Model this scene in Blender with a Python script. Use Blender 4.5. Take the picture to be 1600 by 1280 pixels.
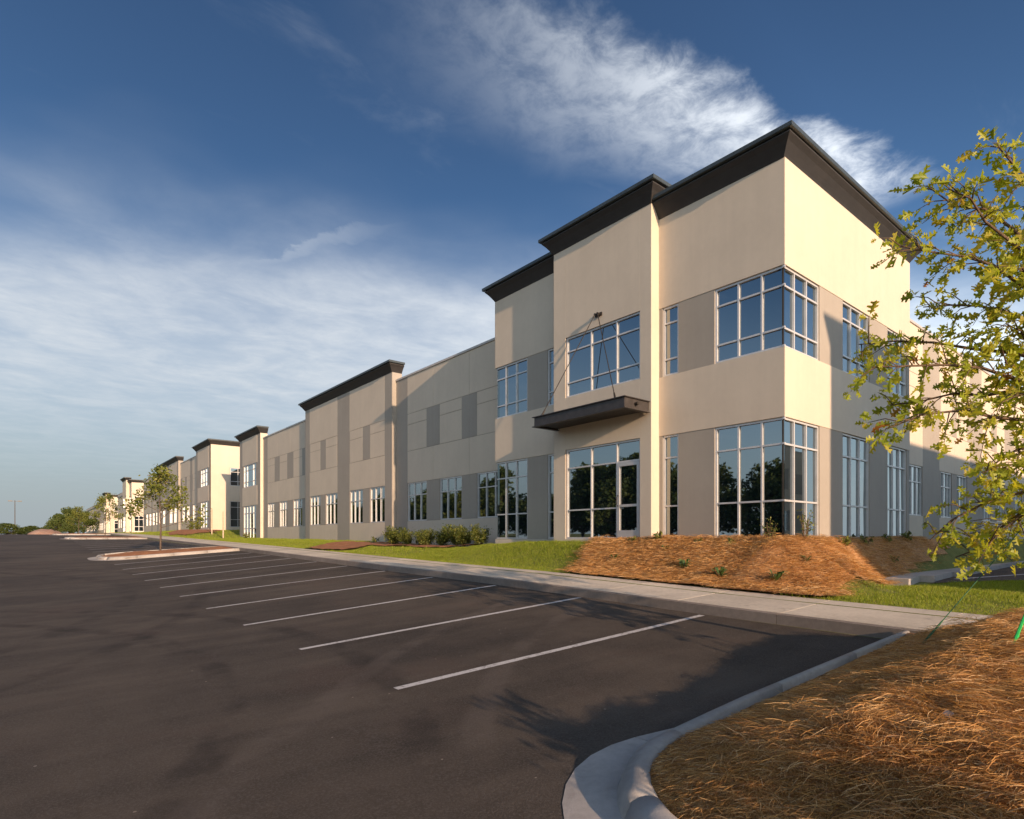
import bpy, bmesh, math, random
import numpy as np
from mathutils import Vector, Matrix
R = math.radians
for o in list(bpy.data.objects): bpy.data.objects.remove(o)
scene = bpy.context.scene
COL = scene.collection
EYE = 1.55                     # the floor slab of the building lies level with the camera
# ------------------------------------------------------------------ camera
cam = bpy.data.cameras.new('camera'); cam_o = bpy.data.objects.new('camera', cam); COL.objects.link(cam_o)
cam.sensor_width = 36; cam.lens = 36*926/1600; cam.shift_y = 202/1600
cam.clip_start = .05; cam.clip_end = 9000
cam_o.location = (0, 0, EYE); cam_o.rotation_euler = (R(90), 0, -R(39.45))
scene.camera = cam_o
# ------------------------------------------------------------------ sun, sky, exposure
SUN_DIR = Vector((.132, .991, -.232)).normalized()
sun = bpy.data.lights.new('sun', 'SUN'); sun.energy = 2.2; sun.angle = R(.55); sun.color = (1, .68, .45)
sun_o = bpy.data.objects.new('sun', sun); COL.objects.link(sun_o)
sun_o.rotation_euler = SUN_DIR.to_track_quat('-Z', 'Y').to_euler(); sun_o.location = (0, -30, 40)
world = bpy.data.worlds.new('World'); scene.world = world; world.use_nodes = True
scene.view_settings.view_transform = 'Standard'; scene.view_settings.look = 'None'
scene.view_settings.exposure = 1.50; scene.view_settings.gamma = 1

class NT:
    def __init__(s, tree): s.t = tree; s.t.nodes.clear()
    def n(s, kind, **kw):
        nd = s.t.nodes.new(kind)
        for k, v in kw.items():
            if k.startswith('i_'):
                key = k[2:]; key = int(key) if key.isdigit() else key.replace('_', ' ')
                nd.inputs[key].default_value = v
            else: setattr(nd, k, v)
        return nd
    def l(s, a, b): s.t.links.new(a, b)
    def m(s, op, a, b=None, c=None, clamp=False):
        nd = s.t.nodes.new('ShaderNodeMath'); nd.operation = op; nd.use_clamp = clamp
        for i, v in enumerate((a, b, c)):
            if v is None: continue
            if isinstance(v, (int, float)): nd.inputs[i].default_value = v
            else: s.l(v, nd.inputs[i])
        return nd.outputs[0]
    def ss(s, v, a, b):                                         # smoothstep
        nd = s.n('ShaderNodeMapRange', interpolation_type='SMOOTHSTEP'); s.l(v, nd.inputs[0])
        nd.inputs[1].default_value = a; nd.inputs[2].default_value = b
        return nd.outputs[0]
    def mix(s, f, a, b, mode='MIX'):
        nd = s.t.nodes.new('ShaderNodeMix'); nd.data_type = 'RGBA'; nd.blend_type = mode
        for i, v in ((0, f), (6, a), (7, b)):
            if isinstance(v, (int, float)): nd.inputs[i].default_value = v
            elif isinstance(v, tuple): nd.inputs[i].default_value = v if len(v) == 4 else v+(1,)
            else: s.l(v, nd.inputs[i])
        return nd.outputs[2]
    def noise(s, vec, scale, detail=4, rough=.55, dist=0):
        nd = s.n('ShaderNodeTexNoise', i_Scale=scale, i_Detail=detail, i_Roughness=rough, i_Distortion=dist)
        if vec is not None: s.l(vec, nd.inputs['Vector'])
        return nd.outputs[0]

def build_world():
    w = NT(world.node_tree)
    out = w.n('ShaderNodeOutputWorld'); bg = w.n('ShaderNodeBackground', i_Strength=.15)
    sky = w.n('ShaderNodeTexSky', sky_type='NISHITA', sun_disc=False)
    sky.sun_elevation = R(13.1); sky.sun_rotation = R(186.5); sky.air_density = 1.0; sky.dust_density = .6; sky.ozone_density = 2.6
    tc = w.n('ShaderNodeTexCoord'); sp = w.n('ShaderNodeSeparateXYZ'); w.l(tc.outputs['Generated'], sp.inputs[0])
    x, y, z = sp.outputs
    zz = w.m('MAXIMUM', z, .03)
    px, py = w.m('DIVIDE', x, zz), w.m('DIVIDE', y, zz)          # a flat cloud deck seen from below
    cv = w.n('ShaderNodeCombineXYZ'); w.l(px, cv.inputs[0]); w.l(py, cv.inputs[1])
    P = cv.outputs[0]
    n_big = w.noise(P, .9, 3, .5)
    n_mid = w.noise(P, 2.2, 7, .6, .5)
    st = w.n('ShaderNodeMapping'); w.l(P, st.inputs[0]); st.inputs['Rotation'].default_value = (0, 0, R(38)); st.inputs['Scale'].default_value = (1, 2.4, 1)
    n_str = w.noise(st.outputs[0], 1.3, 8, .62, .35)
    fine = w.noise(P, 9, 6, .65, .3)
    # veil of high cloud that thickens away to the north-east
    v = w.m('ADD', w.m('MULTIPLY', px, .50), w.m('MULTIPLY', py, .86))
    v = w.m('ADD', v, w.m('MULTIPLY', w.m('SUBTRACT', n_big, .5), 1.3))
    v2 = w.m('MAXIMUM', v, w.m('SUBTRACT', w.m('MULTIPLY', v, -1), -1.0))      # and again beyond the clear lane, south-west: unseen cloud added for ambient light
    veil = w.m('MULTIPLY', w.ss(v2, 1.55, 2.7), w.m('ADD', .56, w.m('ADD', w.m('MULTIPLY', w.ss(n_mid, .3, .7), .36), w.m('MULTIPLY', w.ss(n_str, .3, .7), .08))))
    veil = w.m('MULTIPLY', veil, .76)
    # a brighter band of cirrus overhead to the east
    ax, ay, bx_, by_ = .60, .88, 1.86, .575
    L = math.hypot(bx_-ax, by_-ay); ux, uy = (bx_-ax)/L, (by_-ay)/L
    dx, dy = w.m('SUBTRACT', px, ax), w.m('SUBTRACT', py, ay)
    t = w.m('ADD', w.m('MULTIPLY', dx, ux), w.m('MULTIPLY', dy, uy))
    q = w.m('ADD', w.m('MULTIPLY', dx, -uy), w.m('MULTIPLY', dy, ux))
    q = w.m('ADD', q, w.m('MULTIPLY', w.m('SUBTRACT', n_mid, .5), .20))
    q = w.m('ADD', q, w.m('MULTIPLY', w.m('SUBTRACT', fine, .5), .11))
    band = w.m('MULTIPLY', w.ss(q, -.07, .04), w.m('SUBTRACT', 1, w.ss(q, .0, .46)))
    band = w.m('MULTIPLY', band, w.m('MULTIPLY', w.ss(t, -.25, .75), w.m('SUBTRACT', 1, w.ss(t, 1.22, 1.48))))
    band = w.m('MULTIPLY', band, w.m('ADD', .35, w.m('MULTIPLY', w.ss(fine, .28, .66), .65)))
    # thin streak in front of the veil
    ax, ay, bx_, by_ = .40, 2.9, .86, 1.70
    L = math.hypot(bx_-ax, by_-ay); ux, uy = (bx_-ax)/L, (by_-ay)/L
    dx, dy = w.m('SUBTRACT', px, ax), w.m('SUBTRACT', py, ay)
    t = w.m('ADD', w.m('MULTIPLY', dx, ux), w.m('MULTIPLY', dy, uy))
    q = w.m('ADD', w.m('MULTIPLY', dx, -uy), w.m('MULTIPLY', dy, ux))
    q = w.m('ADD', q, w.m('MULTIPLY', w.m('SUBTRACT', n_mid, .5), .25))
    q = w.m('ADD', q, w.m('MULTIPLY', w.m('SUBTRACT', fine, .5), .12))
    trail = w.m('MULTIPLY', w.ss(q, -.06, .0), w.m('SUBTRACT', 1, w.ss(q, .0, .14)))
    trail = w.m('MULTIPLY', w.m('MULTIPLY', trail, w.m('MULTIPLY', w.ss(t, -2.2, .2), w.m('SUBTRACT', 1, w.ss(t, .9, 1.5)))), .34)
    wisps = w.m('MULTIPLY', w.ss(n_str, .54, .84), .12)
    # the deck ends in ordinary haze at the horizon
    lo = w.ss(z, .02, .26)
    veil = w.m('MULTIPLY', veil, lo)
    cl = w.m('MAXIMUM', w.m('MAXIMUM', veil, w.m('MULTIPLY', band, .66)), w.m('MAXIMUM', w.m('MULTIPLY', trail, lo), w.m('MULTIPLY', wisps, lo)))
    cl = w.m('MINIMUM', w.m('ADD', cl, w.m('MULTIPLY', w.m('MULTIPLY', cl, w.m('SUBTRACT', fine, .5)), .5)), 1)
    cl = w.m('MAXIMUM', cl, 0)
    # deeper blue, as through a polarising filter: the whole sky gets the same curve
    k1 = w.n('ShaderNodeVectorMath', operation='SCALE', i_Scale=1/5.); w.l(sky.outputs[0], k1.inputs[0])
    gm = w.n('ShaderNodeGamma', i_Gamma=1.95); w.l(k1.outputs[0], gm.inputs[0])
    k2 = w.n('ShaderNodeVectorMath', operation='SCALE', i_Scale=5.); w.l(gm.outputs[0], k2.inputs[0])
    hs = w.n('ShaderNodeHueSaturation', i_Hue=.487, i_Saturation=.88, i_Value=.55); w.l(k2.outputs[0], hs.inputs['Color'])
    hz = w.m('SUBTRACT', 1, w.ss(z, .0, .44))
    # forward-scatter gain, added to lift ambient light on the walls: the whole sky grows brighter towards the low sun and dimmer away from it
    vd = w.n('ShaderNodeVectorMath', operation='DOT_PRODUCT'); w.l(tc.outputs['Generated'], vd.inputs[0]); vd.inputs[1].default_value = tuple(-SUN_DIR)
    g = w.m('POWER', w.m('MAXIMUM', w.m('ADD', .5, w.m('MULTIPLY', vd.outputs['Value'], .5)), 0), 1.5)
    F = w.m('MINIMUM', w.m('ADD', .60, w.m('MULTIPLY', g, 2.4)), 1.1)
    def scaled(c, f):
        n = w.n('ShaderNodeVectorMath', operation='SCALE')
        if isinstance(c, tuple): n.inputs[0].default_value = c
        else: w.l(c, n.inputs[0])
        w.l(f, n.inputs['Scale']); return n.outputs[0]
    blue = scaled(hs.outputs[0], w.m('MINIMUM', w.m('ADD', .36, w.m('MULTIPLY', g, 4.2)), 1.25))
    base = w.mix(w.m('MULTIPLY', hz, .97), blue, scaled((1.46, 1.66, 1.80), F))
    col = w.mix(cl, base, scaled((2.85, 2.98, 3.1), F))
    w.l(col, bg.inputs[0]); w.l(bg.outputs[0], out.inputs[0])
build_world()

# ------------------------------------------------------------------ materials
MAT = {}
def mat(name, fn):
    m = bpy.data.materials.new(name); m.use_nodes = True
    t = NT(m.node_tree); out = t.n('ShaderNodeOutputMaterial'); b = t.n('ShaderNodeBsdfPrincipled')
    t.l(b.outputs[0], out.inputs[0]); geo = t.n('ShaderNodeNewGeometry')
    fn(t, b, geo.outputs['Position'], out); MAT[name] = m; return m
def bump(t, b, h, strength, dist=.01):
    n = t.n('ShaderNodeBump', i_Strength=strength, i_Distance=dist); t.l(h, n.inputs['Height']); t.l(n.outputs[0], b.inputs['Normal'])
def stucco(c, var=.06):
    def fn(t, b, P, out):
        n1 = t.noise(P, .7, 5, .6); n2 = t.noise(P, 6, 4, .6); n3 = t.noise(P, 60, 3, .6)
        mp = t.n('ShaderNodeMapping'); t.l(P, mp.inputs[0]); mp.inputs['Scale'].default_value = (3, 3, .12)
        st = t.noise(mp.outputs[0], 1.2, 5, .65)                     # faint rain streaks
        f = t.m('ADD', t.m('MULTIPLY', n1, .5), t.m('ADD', t.m('MULTIPLY', n2, .2), t.m('MULTIPLY', st, .3)))
        a = tuple(k*(1-2*var) for k in c); d = tuple(min(1, k*(1+2*var)) for k in c)
        t.l(t.mix(t.ss(f, .3, .7), a, d), b.inputs['Base Color']); b.inputs['Roughness'].default_value = .88
        bump(t, b, t.m('ADD', n3, t.m('MULTIPLY', n2, 1.5)), .22, .006)
    return fn
mat('tan_stucco', stucco((.63, .55, .435), .03))
mat('taupe_stucco', stucco((.36, .33, .28), .03))
mat('sand_stucco', stucco((.53, .46, .365), .035))
mat('joint', stucco((.21, .175, .14)))
def plain(c, rough=.5, metal=0, nz=.1, sc=8):
    def fn(t, b, P, out):
        n = t.noise(P, sc, 5, .6)
        a = tuple(k*(1-nz) for k in c); d = tuple(k*(1+nz) for k in c)
        t.l(t.mix(t.ss(n, .3, .7), a, d), b.inputs['Base Color'])
        t.l(t.m('ADD', rough-.08, t.m('MULTIPLY', n, .16)), b.inputs['Roughness']); b.inputs['Metallic'].default_value = metal
    return fn
mat('cornice_dark', plain((.034, .032, .031), .6, 0, .12, 4))
mat('coping_metal', plain((.05, .065, .07), .38, 0, .1, 4))
mat('pale_coping', plain((.50, .48, .45), .5, 0, .08, 4))
mat('frame_metal', plain((.62, .62, .61), .38, .25, .05, 5))
mat('door_metal', plain((.55, .55, .54), .35, .3, .05, 5))
mat('canopy_steel', plain((.055, .05, .048), .5, .2, .2, 6))
mat('dark_steel', plain((.04, .035, .03), .55, .4, .2, 9))
mat('roof_sheet', plain((.4, .4, .38), .8, 0, .1, 2))
def glass(t, b, P, out):
    n = t.noise(P, .8, 3, .5)
    b.inputs['Base Color'].default_value = (.006, .010, .013, 1); b.inputs['Roughness'].default_value = .02
    b.inputs['IOR'].default_value = 1.9
    gl = t.n('ShaderNodeBsdfGlossy', i_Roughness=.015); gl.inputs['Color'].default_value = (.70, .80, .84, 1)
    bp = t.n('ShaderNodeBump', i_Strength=.035, i_Distance=.02); t.l(n, bp.inputs['Height'])
    t.l(bp.outputs[0], gl.inputs['Normal']); t.l(bp.outputs[0], b.inputs['Normal'])
    fr = t.n('ShaderNodeFresnel', i_IOR=1.6)
    mx = t.n('ShaderNodeMixShader'); t.l(t.m('MINIMUM', t.m('ADD', .19, t.m('MULTIPLY', fr.outputs[0], 1.0)), 1), mx.inputs[0])
    t.l(b.outputs[0], mx.inputs[1]); t.l(gl.outputs[0], mx.inputs[2]); t.l(mx.outputs[0], out.inputs[0])
mat('glass', glass)
def asphalt(t, b, P, out):
    n1 = t.noise(P, .22, 6, .62, .4); n2 = t.noise(P, 1.4, 6, .65); n3 = t.noise(P, 180, 2, .6); n4 = t.noise(P, 55, 3, .7)
    mp = t.n('ShaderNodeMapping'); t.l(P, mp.inputs[0]); mp.inputs['Scale'].default_value = (.28, 1.6, 1); mp.inputs['Rotation'].default_value = (0, 0, R(8))
    shade_bands = t.noise(mp.outputs[0], .8, 6, .6, .3)  # stretched noise paints sunlit and shadow bands into the asphalt colour
    f = t.m('ADD', t.m('MULTIPLY', n1, .45), t.m('ADD', t.m('MULTIPLY', n2, .2), t.m('MULTIPLY', shade_bands, .35)))
    c = t.mix(t.ss(f, .34, .68), (.046, .040, .034), (.135, .112, .088))
    c = t.mix(t.m('MULTIPLY', t.ss(t.noise(P, .5, 5, .6, .6), .52, .72), .35), c, (.13, .088, .068))   # reddish dried mud
    # pale dust scuffs and bits of gravel
    c = t.mix(t.m('MULTIPLY', t.ss(t.noise(P, 2.6, 9, .75, .8), .60, .80), .35), c, (.24, .20, .17))
    vo = t.n('ShaderNodeTexVoronoi', i_Scale=3.2); t.l(P, vo.inputs['Vector'])
    c = t.mix(t.m('MULTIPLY', t.m('LESS_THAN', vo.outputs['Distance'], .035), t.m('GREATER_THAN', n2, .5)), c, (.34, .29, .24))
    c = t.mix(t.m('MULTIPLY', t.ss(n4, .42, .68), .5), c, (.155, .138, .124))
    c = t.mix(t.m('MULTIPLY', t.ss(n3, .56, .72), .4), c, (.22, .20, .18))
    sx = t.n('ShaderNodeSeparateXYZ'); t.l(P, sx.inputs[0])
    wob = t.m('MULTIPLY', t.m('SUBTRACT', t.noise(P, .6, 3, .5), .5), .35)
    for (cx, cy, rr, wd, st_) in ((-7.5, 8.5, 9.3, .22, .5), (-7.5, 8.5, 10.9, .22, .45), (13, -5, 13.5, .2, .35), (13, -5, 15.1, .2, .35), (-14, 20, 16.2, .25, .4), (-14, 20, 17.8, .25, .4)):
        dd = t.m('SQRT', t.m('ADD', t.m('POWER', t.m('SUBTRACT', sx.outputs[0], cx), 2.0), t.m('POWER', t.m('SUBTRACT', sx.outputs[1], cy), 2.0)))
        e = t.m('ABSOLUTE', t.m('ADD', t.m('SUBTRACT', dd, rr), wob))
        k = t.m('MULTIPLY', t.m('SUBTRACT', 1, t.ss(e, wd*.35, wd)), t.m('MULTIPLY', t.ss(t.noise(P, 1.1, 5, .7), .38, .62), st_))
        c = t.mix(k, c, (.032, .028, .026) if cx != 13 else (.17, .145, .125))
    vd = t.n('ShaderNodeTexVoronoi', i_Scale=.45); t.l(P, vd.inputs['Vector'])
    c = t.mix(t.m('MULTIPLY', t.m('SUBTRACT', 1, t.ss(t.m('ADD', vd.outputs['Distance'], t.m('MULTIPLY', t.m('SUBTRACT', n4, .5), .10)), .05, .13)), .2), c, (.022, .020, .019))   # oil drips
    t.l(c, b.inputs['Base Color']); b.inputs['Roughness'].default_value = .80
    b.inputs['Specular IOR Level'].default_value = .12
    bump(t, b, t.m('ADD', n3, t.m('ADD', t.m('MULTIPLY', n4, 1.2), t.m('MULTIPLY', n2, .6))), .8, .010)
mat('asphalt', asphalt)
def concrete(c, jn=0):
    def fn(t, b, P, out):
        n1 = t.noise(P, .9, 6, .62); n2 = t.noise(P, 14, 5, .65); n3 = t.noise(P, 120, 2, .6)
        a = tuple(k*.78 for k in c); d = tuple(k*1.15 for k in c)
        col = t.mix(t.ss(t.m('ADD', t.m('MULTIPLY', n1, .6), t.m('MULTIPLY', n2, .4)), .3, .7), a, d)
        col = t.mix(t.m('MULTIPLY', t.ss(t.noise(P, 3.1, 8, .7, .5), .55, .78), .45), col, (.16, .12, .09))
        oi = t.n('ShaderNodeObjectInfo'); rv = t.m('ADD', .86, t.m('MULTIPLY', oi.outputs['Random'], .22))
        vm = t.n('ShaderNodeVectorMath', operation='SCALE'); t.l(col, vm.inputs[0]); t.l(rv, vm.inputs['Scale'])
        t.l(vm.outputs[0], b.inputs['Base Color']); b.inputs['Roughness'].default_value = .85
        bump(t, b, t.m('ADD', n3, n2), .4, .006)
    return fn
mat('concrete', concrete((.68, .61, .49)))
mat('kerb_concrete', concrete((.42, .395, .36)))
mat('dirty_kerb', concrete((.27, .23, .195)))
def paint(t, b, P, out):
    n = t.noise(P, 22, 6, .7); n2 = t.noise(P, 2, 4, .6)
    c = t.mix(t.ss(t.m('ADD', t.m('MULTIPLY', n, .7), t.m('MULTIPLY', n2, .3)), .50, .66), (.60, .59, .57), (.16, .145, .13))
    t.l(c, b.inputs['Base Color']); b.inputs['Roughness'].default_value = .75; bump(t, b, n, .2, .003)
mat('line_paint', paint)
def soil(c1, c2, sc=1.2):
    def fn(t, b, P, out):
        n1 = t.noise(P, sc, 7, .65); n2 = t.noise(P, 30, 4, .7)
        t.l(t.mix(t.ss(t.m('ADD', t.m('MULTIPLY', n1, .6), t.m('MULTIPLY', n2, .4)), .35, .65), c1, c2), b.inputs['Base Color'])
        b.inputs['Roughness'].default_value = .95; bump(t, b, t.m('ADD', n2, n1), .7, .03)
    return fn
mat('lawn_soil', soil((.12, .14, .022), (.21, .22, .045)))
mat('straw_soil', soil((.13, .068, .032), (.50, .27, .115), 9))
mat('straw_mat', soil((.30, .155, .062), (.66, .37, .16), 10))
mat('red_mulch', soil((.27, .11, .045), (.46, .20, .085), 3))
mat('red_clay', soil((.33, .19, .13), (.45, .31, .23), .5))
def varied(cols, rough=.6, transl=.0):
    """colour picked per loose piece / per object, plus a little light through the leaf"""
    def fn(t, b, P, out):
        g = t.n('ShaderNodeNewGeometry'); oi = t.n('ShaderNodeObjectInfo')
        rnd = t.m('FRACT', t.m('ADD', g.outputs['Random Per Island'], oi.outputs['Random']))
        r = t.n('ShaderNodeValToRGB'); t.l(rnd, r.inputs[0])
        el = r.color_ramp.elements
        while len(el) < len(cols): el.new(.5)
        for i, (p, c) in enumerate(cols): el[i].position = p; el[i].color = c+(1,)
        n = t.noise(P, 9, 3, .6)
        c = t.mix(t.m('MULTIPLY', n, .25), r.outputs[0], tuple(k*.6 for k in cols[0][1]))
        t.l(c, b.inputs['Base Color']); b.inputs['Roughness'].default_value = rough
        if transl:
            tr = t.n('ShaderNodeBsdfTranslucent'); t.l(t.mix(1.0, c, (1.0, .95, .55), 'MULTIPLY'), tr.inputs[0])
            mx = t.n('ShaderNodeMixShader', i_0=transl); t.l(b.outputs[0], mx.inputs[1]); t.l(tr.outputs[0], mx.inputs[2]); t.l(mx.outputs[0], out.inputs[0])
    return fn
mat('oak_leaf', varied([(0, (.28, .36, .03)), (.35, (.43, .50, .04)), (.7, (.58, .58, .06)), (.985, (.58, .50, .07)), (1, (.46, .15, .03))], .45, .55))
mat('young_leaf', varied([(0, (.11, .15, .025)), (.5, (.20, .24, .04)), (1, (.32, .31, .06))], .6, .4))
mat('dark_leaf', varied([(0, (.022, .042, .012)), (.5, (.04, .065, .016)), (1, (.075, .095, .024))], .6, .2))
mat('mid_leaf', varied([(0, (.05, .085, .016)), (.5, (.085, .125, .022)), (1, (.15, .17, .035))], .6, .25))
mat('shrub_leaf', varied([(0, (.07, .11, .018)), (.5, (.15, .19, .03)), (1, (.30, .30, .06))], .55, .4))
mat('grass_blade', varied([(0, (.20, .28, .02)), (.5, (.32, .41, .03)), (.85, (.42, .48, .05)), (1, (.48, .42, .14))], .55, .45))
mat('weed_leaf', varied([(0, (.06, .12, .03)), (1, (.14, .20, .05))], .6, .3))
mat('straw', varied([(0, (.20, .10, .045)), (.2, (.52, .26, .085)), (.7, (.78, .44, .14)), (1, (.84, .62, .34))], .5, .3))
mat('bark', soil((.07, .05, .035), (.16, .12, .09), 14))
mat('twig', soil((.10, .065, .04), (.18, .12, .075), 20))
mat('green_strap', plain((.02, .42, .09), .5, 0, .15, 40))
mat('dark_strap', plain((.02, .13, .05), .6, 0, .15, 40))
mat('stake_wood', plain((.55, .45, .32), .7, 0, .15, 10))
mat('pole_metal', plain((.10, .10, .10), .5, .3, .1, 5))
mat('scrap', plain((.62, .48, .38), .6, 0, .15, 12))

# ------------------------------------------------------------------ helpers
def tag(o, label=None, cat=None, group=None, kind=None):
    for k, v in (('label', label), ('category', cat), ('group', group), ('kind', kind)):
        if v: o[k] = v
    return o
def link(name, me, material=None, parent=None):
    if material and not me.materials: me.materials.append(MAT[material])
    o = bpy.data.objects.new(name, me); COL.objects.link(o)
    if parent: o.parent = parent
    return o
def empty(name, loc, label, cat, group=None):
    o = bpy.data.objects.new(name, None); COL.objects.link(o); o.location = loc; o.empty_display_size = .3
    return tag(o, label, cat, group)
def arr_mesh(name, V, F, smooth=False):
    """V (n,3), F (m,k) with one polygon size"""
    V = np.asarray(V, np.float32); F = np.asarray(F, np.int32)
    me = bpy.data.meshes.new(name); k = F.shape[1]
    me.vertices.add(len(V)); me.vertices.foreach_set('co', V.ravel())
    me.loops.add(F.size); me.loops.foreach_set('vertex_index', F.ravel())
    me.polygons.add(len(F)); me.polygons.foreach_set('loop_start', np.arange(0, F.size, k, dtype=np.int32))
    me.polygons.foreach_set('loop_total', np.full(len(F), k, np.int32))
    me.polygons.foreach_set('use_smooth', np.full(len(F), bool(smooth)))
    me.update(calc_edges=True); return me
class MB:
    def __init__(s): s.v = []; s.f = []
    def box(s, a, b):
        (x0, y0, z0), (x1, y1, z1) = a, b
        x0, x1 = min(x0, x1), max(x0, x1); y0, y1 = min(y0, y1), max(y0, y1); z0, z1 = min(z0, z1), max(z0, z1)
        i = len(s.v)
        s.v += [(x0, y0, z0), (x1, y0, z0), (x1, y1, z0), (x0, y1, z0), (x0, y0, z1), (x1, y0, z1), (x1, y1, z1), (x0, y1, z1)]
        s.f += [[i+k for k in q] for q in ((0, 3, 2, 1), (4, 5, 6, 7), (0, 1, 5, 4), (1, 2, 6, 5), (2, 3, 7, 6), (3, 0, 4, 7))]
    def tube(s, pts, rad, n=6):
        pts = [Vector(p) for p in pts]; m = len(pts)
        rad = rad if isinstance(rad, (list, tuple)) else [rad]*m
        base = len(s.v); up = Vector((.31, .17, .93))
        for i, p in enumerate(pts):
            d = (pts[min(i+1, m-1)]-pts[max(i-1, 0)]).normalized()
            a = d.cross(up if abs(d.dot(up)) < .95 else Vector((1, 0, 0))).normalized(); b = d.cross(a)
            for k in range(n):
                an = 2*math.pi*k/n; s.v.append(tuple(p+(a*math.cos(an)+b*math.sin(an))*rad[i]))
        for i in range(m-1):
            for k in range(n):
                s.f.append([base+i*n+k, base+i*n+(k+1) % n, base+(i+1)*n+(k+1) % n, base+(i+1)*n+k])
        s.f.append([base+k for k in range(n)][::-1]); s.f.append([base+(m-1)*n+k for k in range(n)])
    def sweep(s, prof, path):
        """prof: closed list of (w,z); path: list of fn(w,z)->point, consecutive frames"""
        base = len(s.v); n = len(prof)
        for fr in path: s.v += [fr(w, z) for w, z in prof]
        for i in range(len(path)-1):
            for k in range(n):
                s.f.append([base+i*n+k, base+i*n+(k+1) % n, base+(i+1)*n+(k+1) % n, base+(i+1)*n+k])
        s.f.append([base+k for k in range(n)][::-1]); s.f.append([base+(len(path)-1)*n+k for k in range(n)])
    def mesh(s, name, smooth=False):
        me = bpy.data.meshes.new(name); me.from_pydata(s.v, [], s.f)
        bm = bmesh.new(); bm.from_mesh(me); bmesh.ops.recalc_face_normals(bm, faces=bm.faces); bm.to_mesh(me); bm.free()
        if smooth: me.polygons.foreach_set('use_smooth', [True]*len(me.polygons))
        return me
    def build(s, name, material, parent=None, smooth=False): return link(name, s.mesh(name, smooth), material, parent)

# ------------------------------------------------------------------ terrain heights (absolute z)
_T = np.arange(-80, 400, .5)
def curve(pts):
    ys = np.interp(_T, [p[0] for p in pts], [p[1] for p in pts]); k = np.hanning(13); k /= k.sum()
    ys = np.convolve(np.pad(ys, 6, mode='edge'), k, 'valid'); return ys
_H3 = curve([(-80, 1.9), (-20, 1.64), (0, 1.57), (5.5, 1.545), (8.2, 1.54), (11, 1.512), (13.7, 1.474), (16.4, 1.42), (21.9, 1.335), (27.4, 1.2), (32, 1.03), (47, .52), (62, .05), (78, -.22), (95, -.5), (115, -.72), (150, -.8), (400, -.8)])
_H8 = curve([(-80, 1.9), (-20, 1.55), (0, 1.36), (5.5, 1.247), (8.2, 1.167), (11, 1.085), (13.7, 1.038), (16.4, .99), (24, .82), (32, .64), (47, .34), (62, .04), (78, -.25), (95, -.52), (115, -.74), (150, -.8), (400, -.8)])
_HW = curve([(-80, .06), (12, .06), (15, .10), (18, .28), (20, .36), (25, .34), (29, .20), (36, .10), (47, .03), (53, -.05), (58, -.38), (63, -.82), (72, -.92), (85, -.85), (110, -.85), (400, -.85)])
def h3(Y): return np.interp(Y, _T, _H3)
def h8(Y): return np.interp(Y, _T, _H8)
def sm(t): t = np.clip(t, 0, 1); return t*t*(3-2*t)
def asph(X, Y):
    X, Y = np.asarray(X, float), np.asarray(Y, float)
    t = (X-2.95)/5.55; t = np.where(t < 0, .6*np.tanh(t/.9), np.minimum(t, 1))
    return EYE-(h3(Y)+(h8(Y)-h3(Y))*t)
KX, SX = 8.62, 10.5            # lot kerb line, back of sidewalk
def walk(X, Y): return EYE-h8(Y)+.15+.045*(X-KX)
def lawn(X, Y):
    X, Y = np.asarray(X, float), np.asarray(Y, float)
    zb = walk(SX, Y)-.02
    s = sm((X-SX)/(13.3-SX))
    north = zb+(EYE-np.interp(Y, _T, _HW)-zb)*s
    far = zb+(EYE-1.06-zb)*sm((X-SX)/5)
    k = 1.15+.95*sm((X-13)/3.2)
    d = np.hypot(np.maximum(13.35-X, 0), np.maximum(6.47-Y, 0)*k)
    m = (EYE-.07); south = m+(far-m)*sm((d-.35)/2.45)
    z = np.where(Y < 6.47, south, north)
    return z
def ground(X, Y):
    X, Y = np.asarray(X, float), np.asarray(Y, float)
    a = asph(X, Y)-.07
    z = np.where(X < SX-.6, a, lawn(X, Y))
    # fade to a level plain far away
    r = np.hypot(X, Y-30); f = sm((r-140)/160)
    return z+(EYE+.75-z)*f
_rng0 = np.random.default_rng(5)
def vnoise(x, y, sc, seed=0):
    x, y = np.asarray(x)*sc, np.asarray(y)*sc
    xi, yi = np.floor(x).astype(np.int64), np.floor(y).astype(np.int64); fx, fy = x-xi, y-yi
    def hsh(a, b):
        n = (a*374761393+b*668265263+seed*1442695041) & 0xffffffff
        n = ((n ^ (n >> 13))*1274126177) & 0xffffffff
        return ((n ^ (n >> 16)) & 0xffff)/65535.
    u, v = fx*fx*(3-2*fx), fy*fy*(3-2*fy)
    a, b, c, d = hsh(xi, yi), hsh(xi+1, yi), hsh(xi, yi+1), hsh(xi+1, yi+1)
    return (a*(1-u)+b*u)*(1-v)+(c*(1-u)+d*u)*v

def grid_sheet(name, xs, ys, zf, material, mask=None, kind='structure'):
    X, Y = np.meshgrid(xs, ys); Z = zf(X, Y); n, m = X.shape
    V = np.stack([X, Y, Z], -1).reshape(-1, 3)
    i = np.arange(n*m).reshape(n, m)
    F = np.stack([i[:-1, :-1], i[:-1, 1:], i[1:, 1:], i[1:, :-1]], -1).reshape(-1, 4)
    if mask is not None:
        cx = (X[:-1, :-1]+X[1:, 1:])/2; cy = (Y[:-1, :-1]+Y[1:, 1:])/2
        F = F[mask(cx, cy).ravel()]
        used = np.unique(F); mp = np.zeros(n*m, int); mp[used] = np.arange(len(used)); V = V[used]; F = mp[F]
    me = arr_mesh(name, V, F, True); o = link(name, me, material); tag(o, kind=kind); return o

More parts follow.
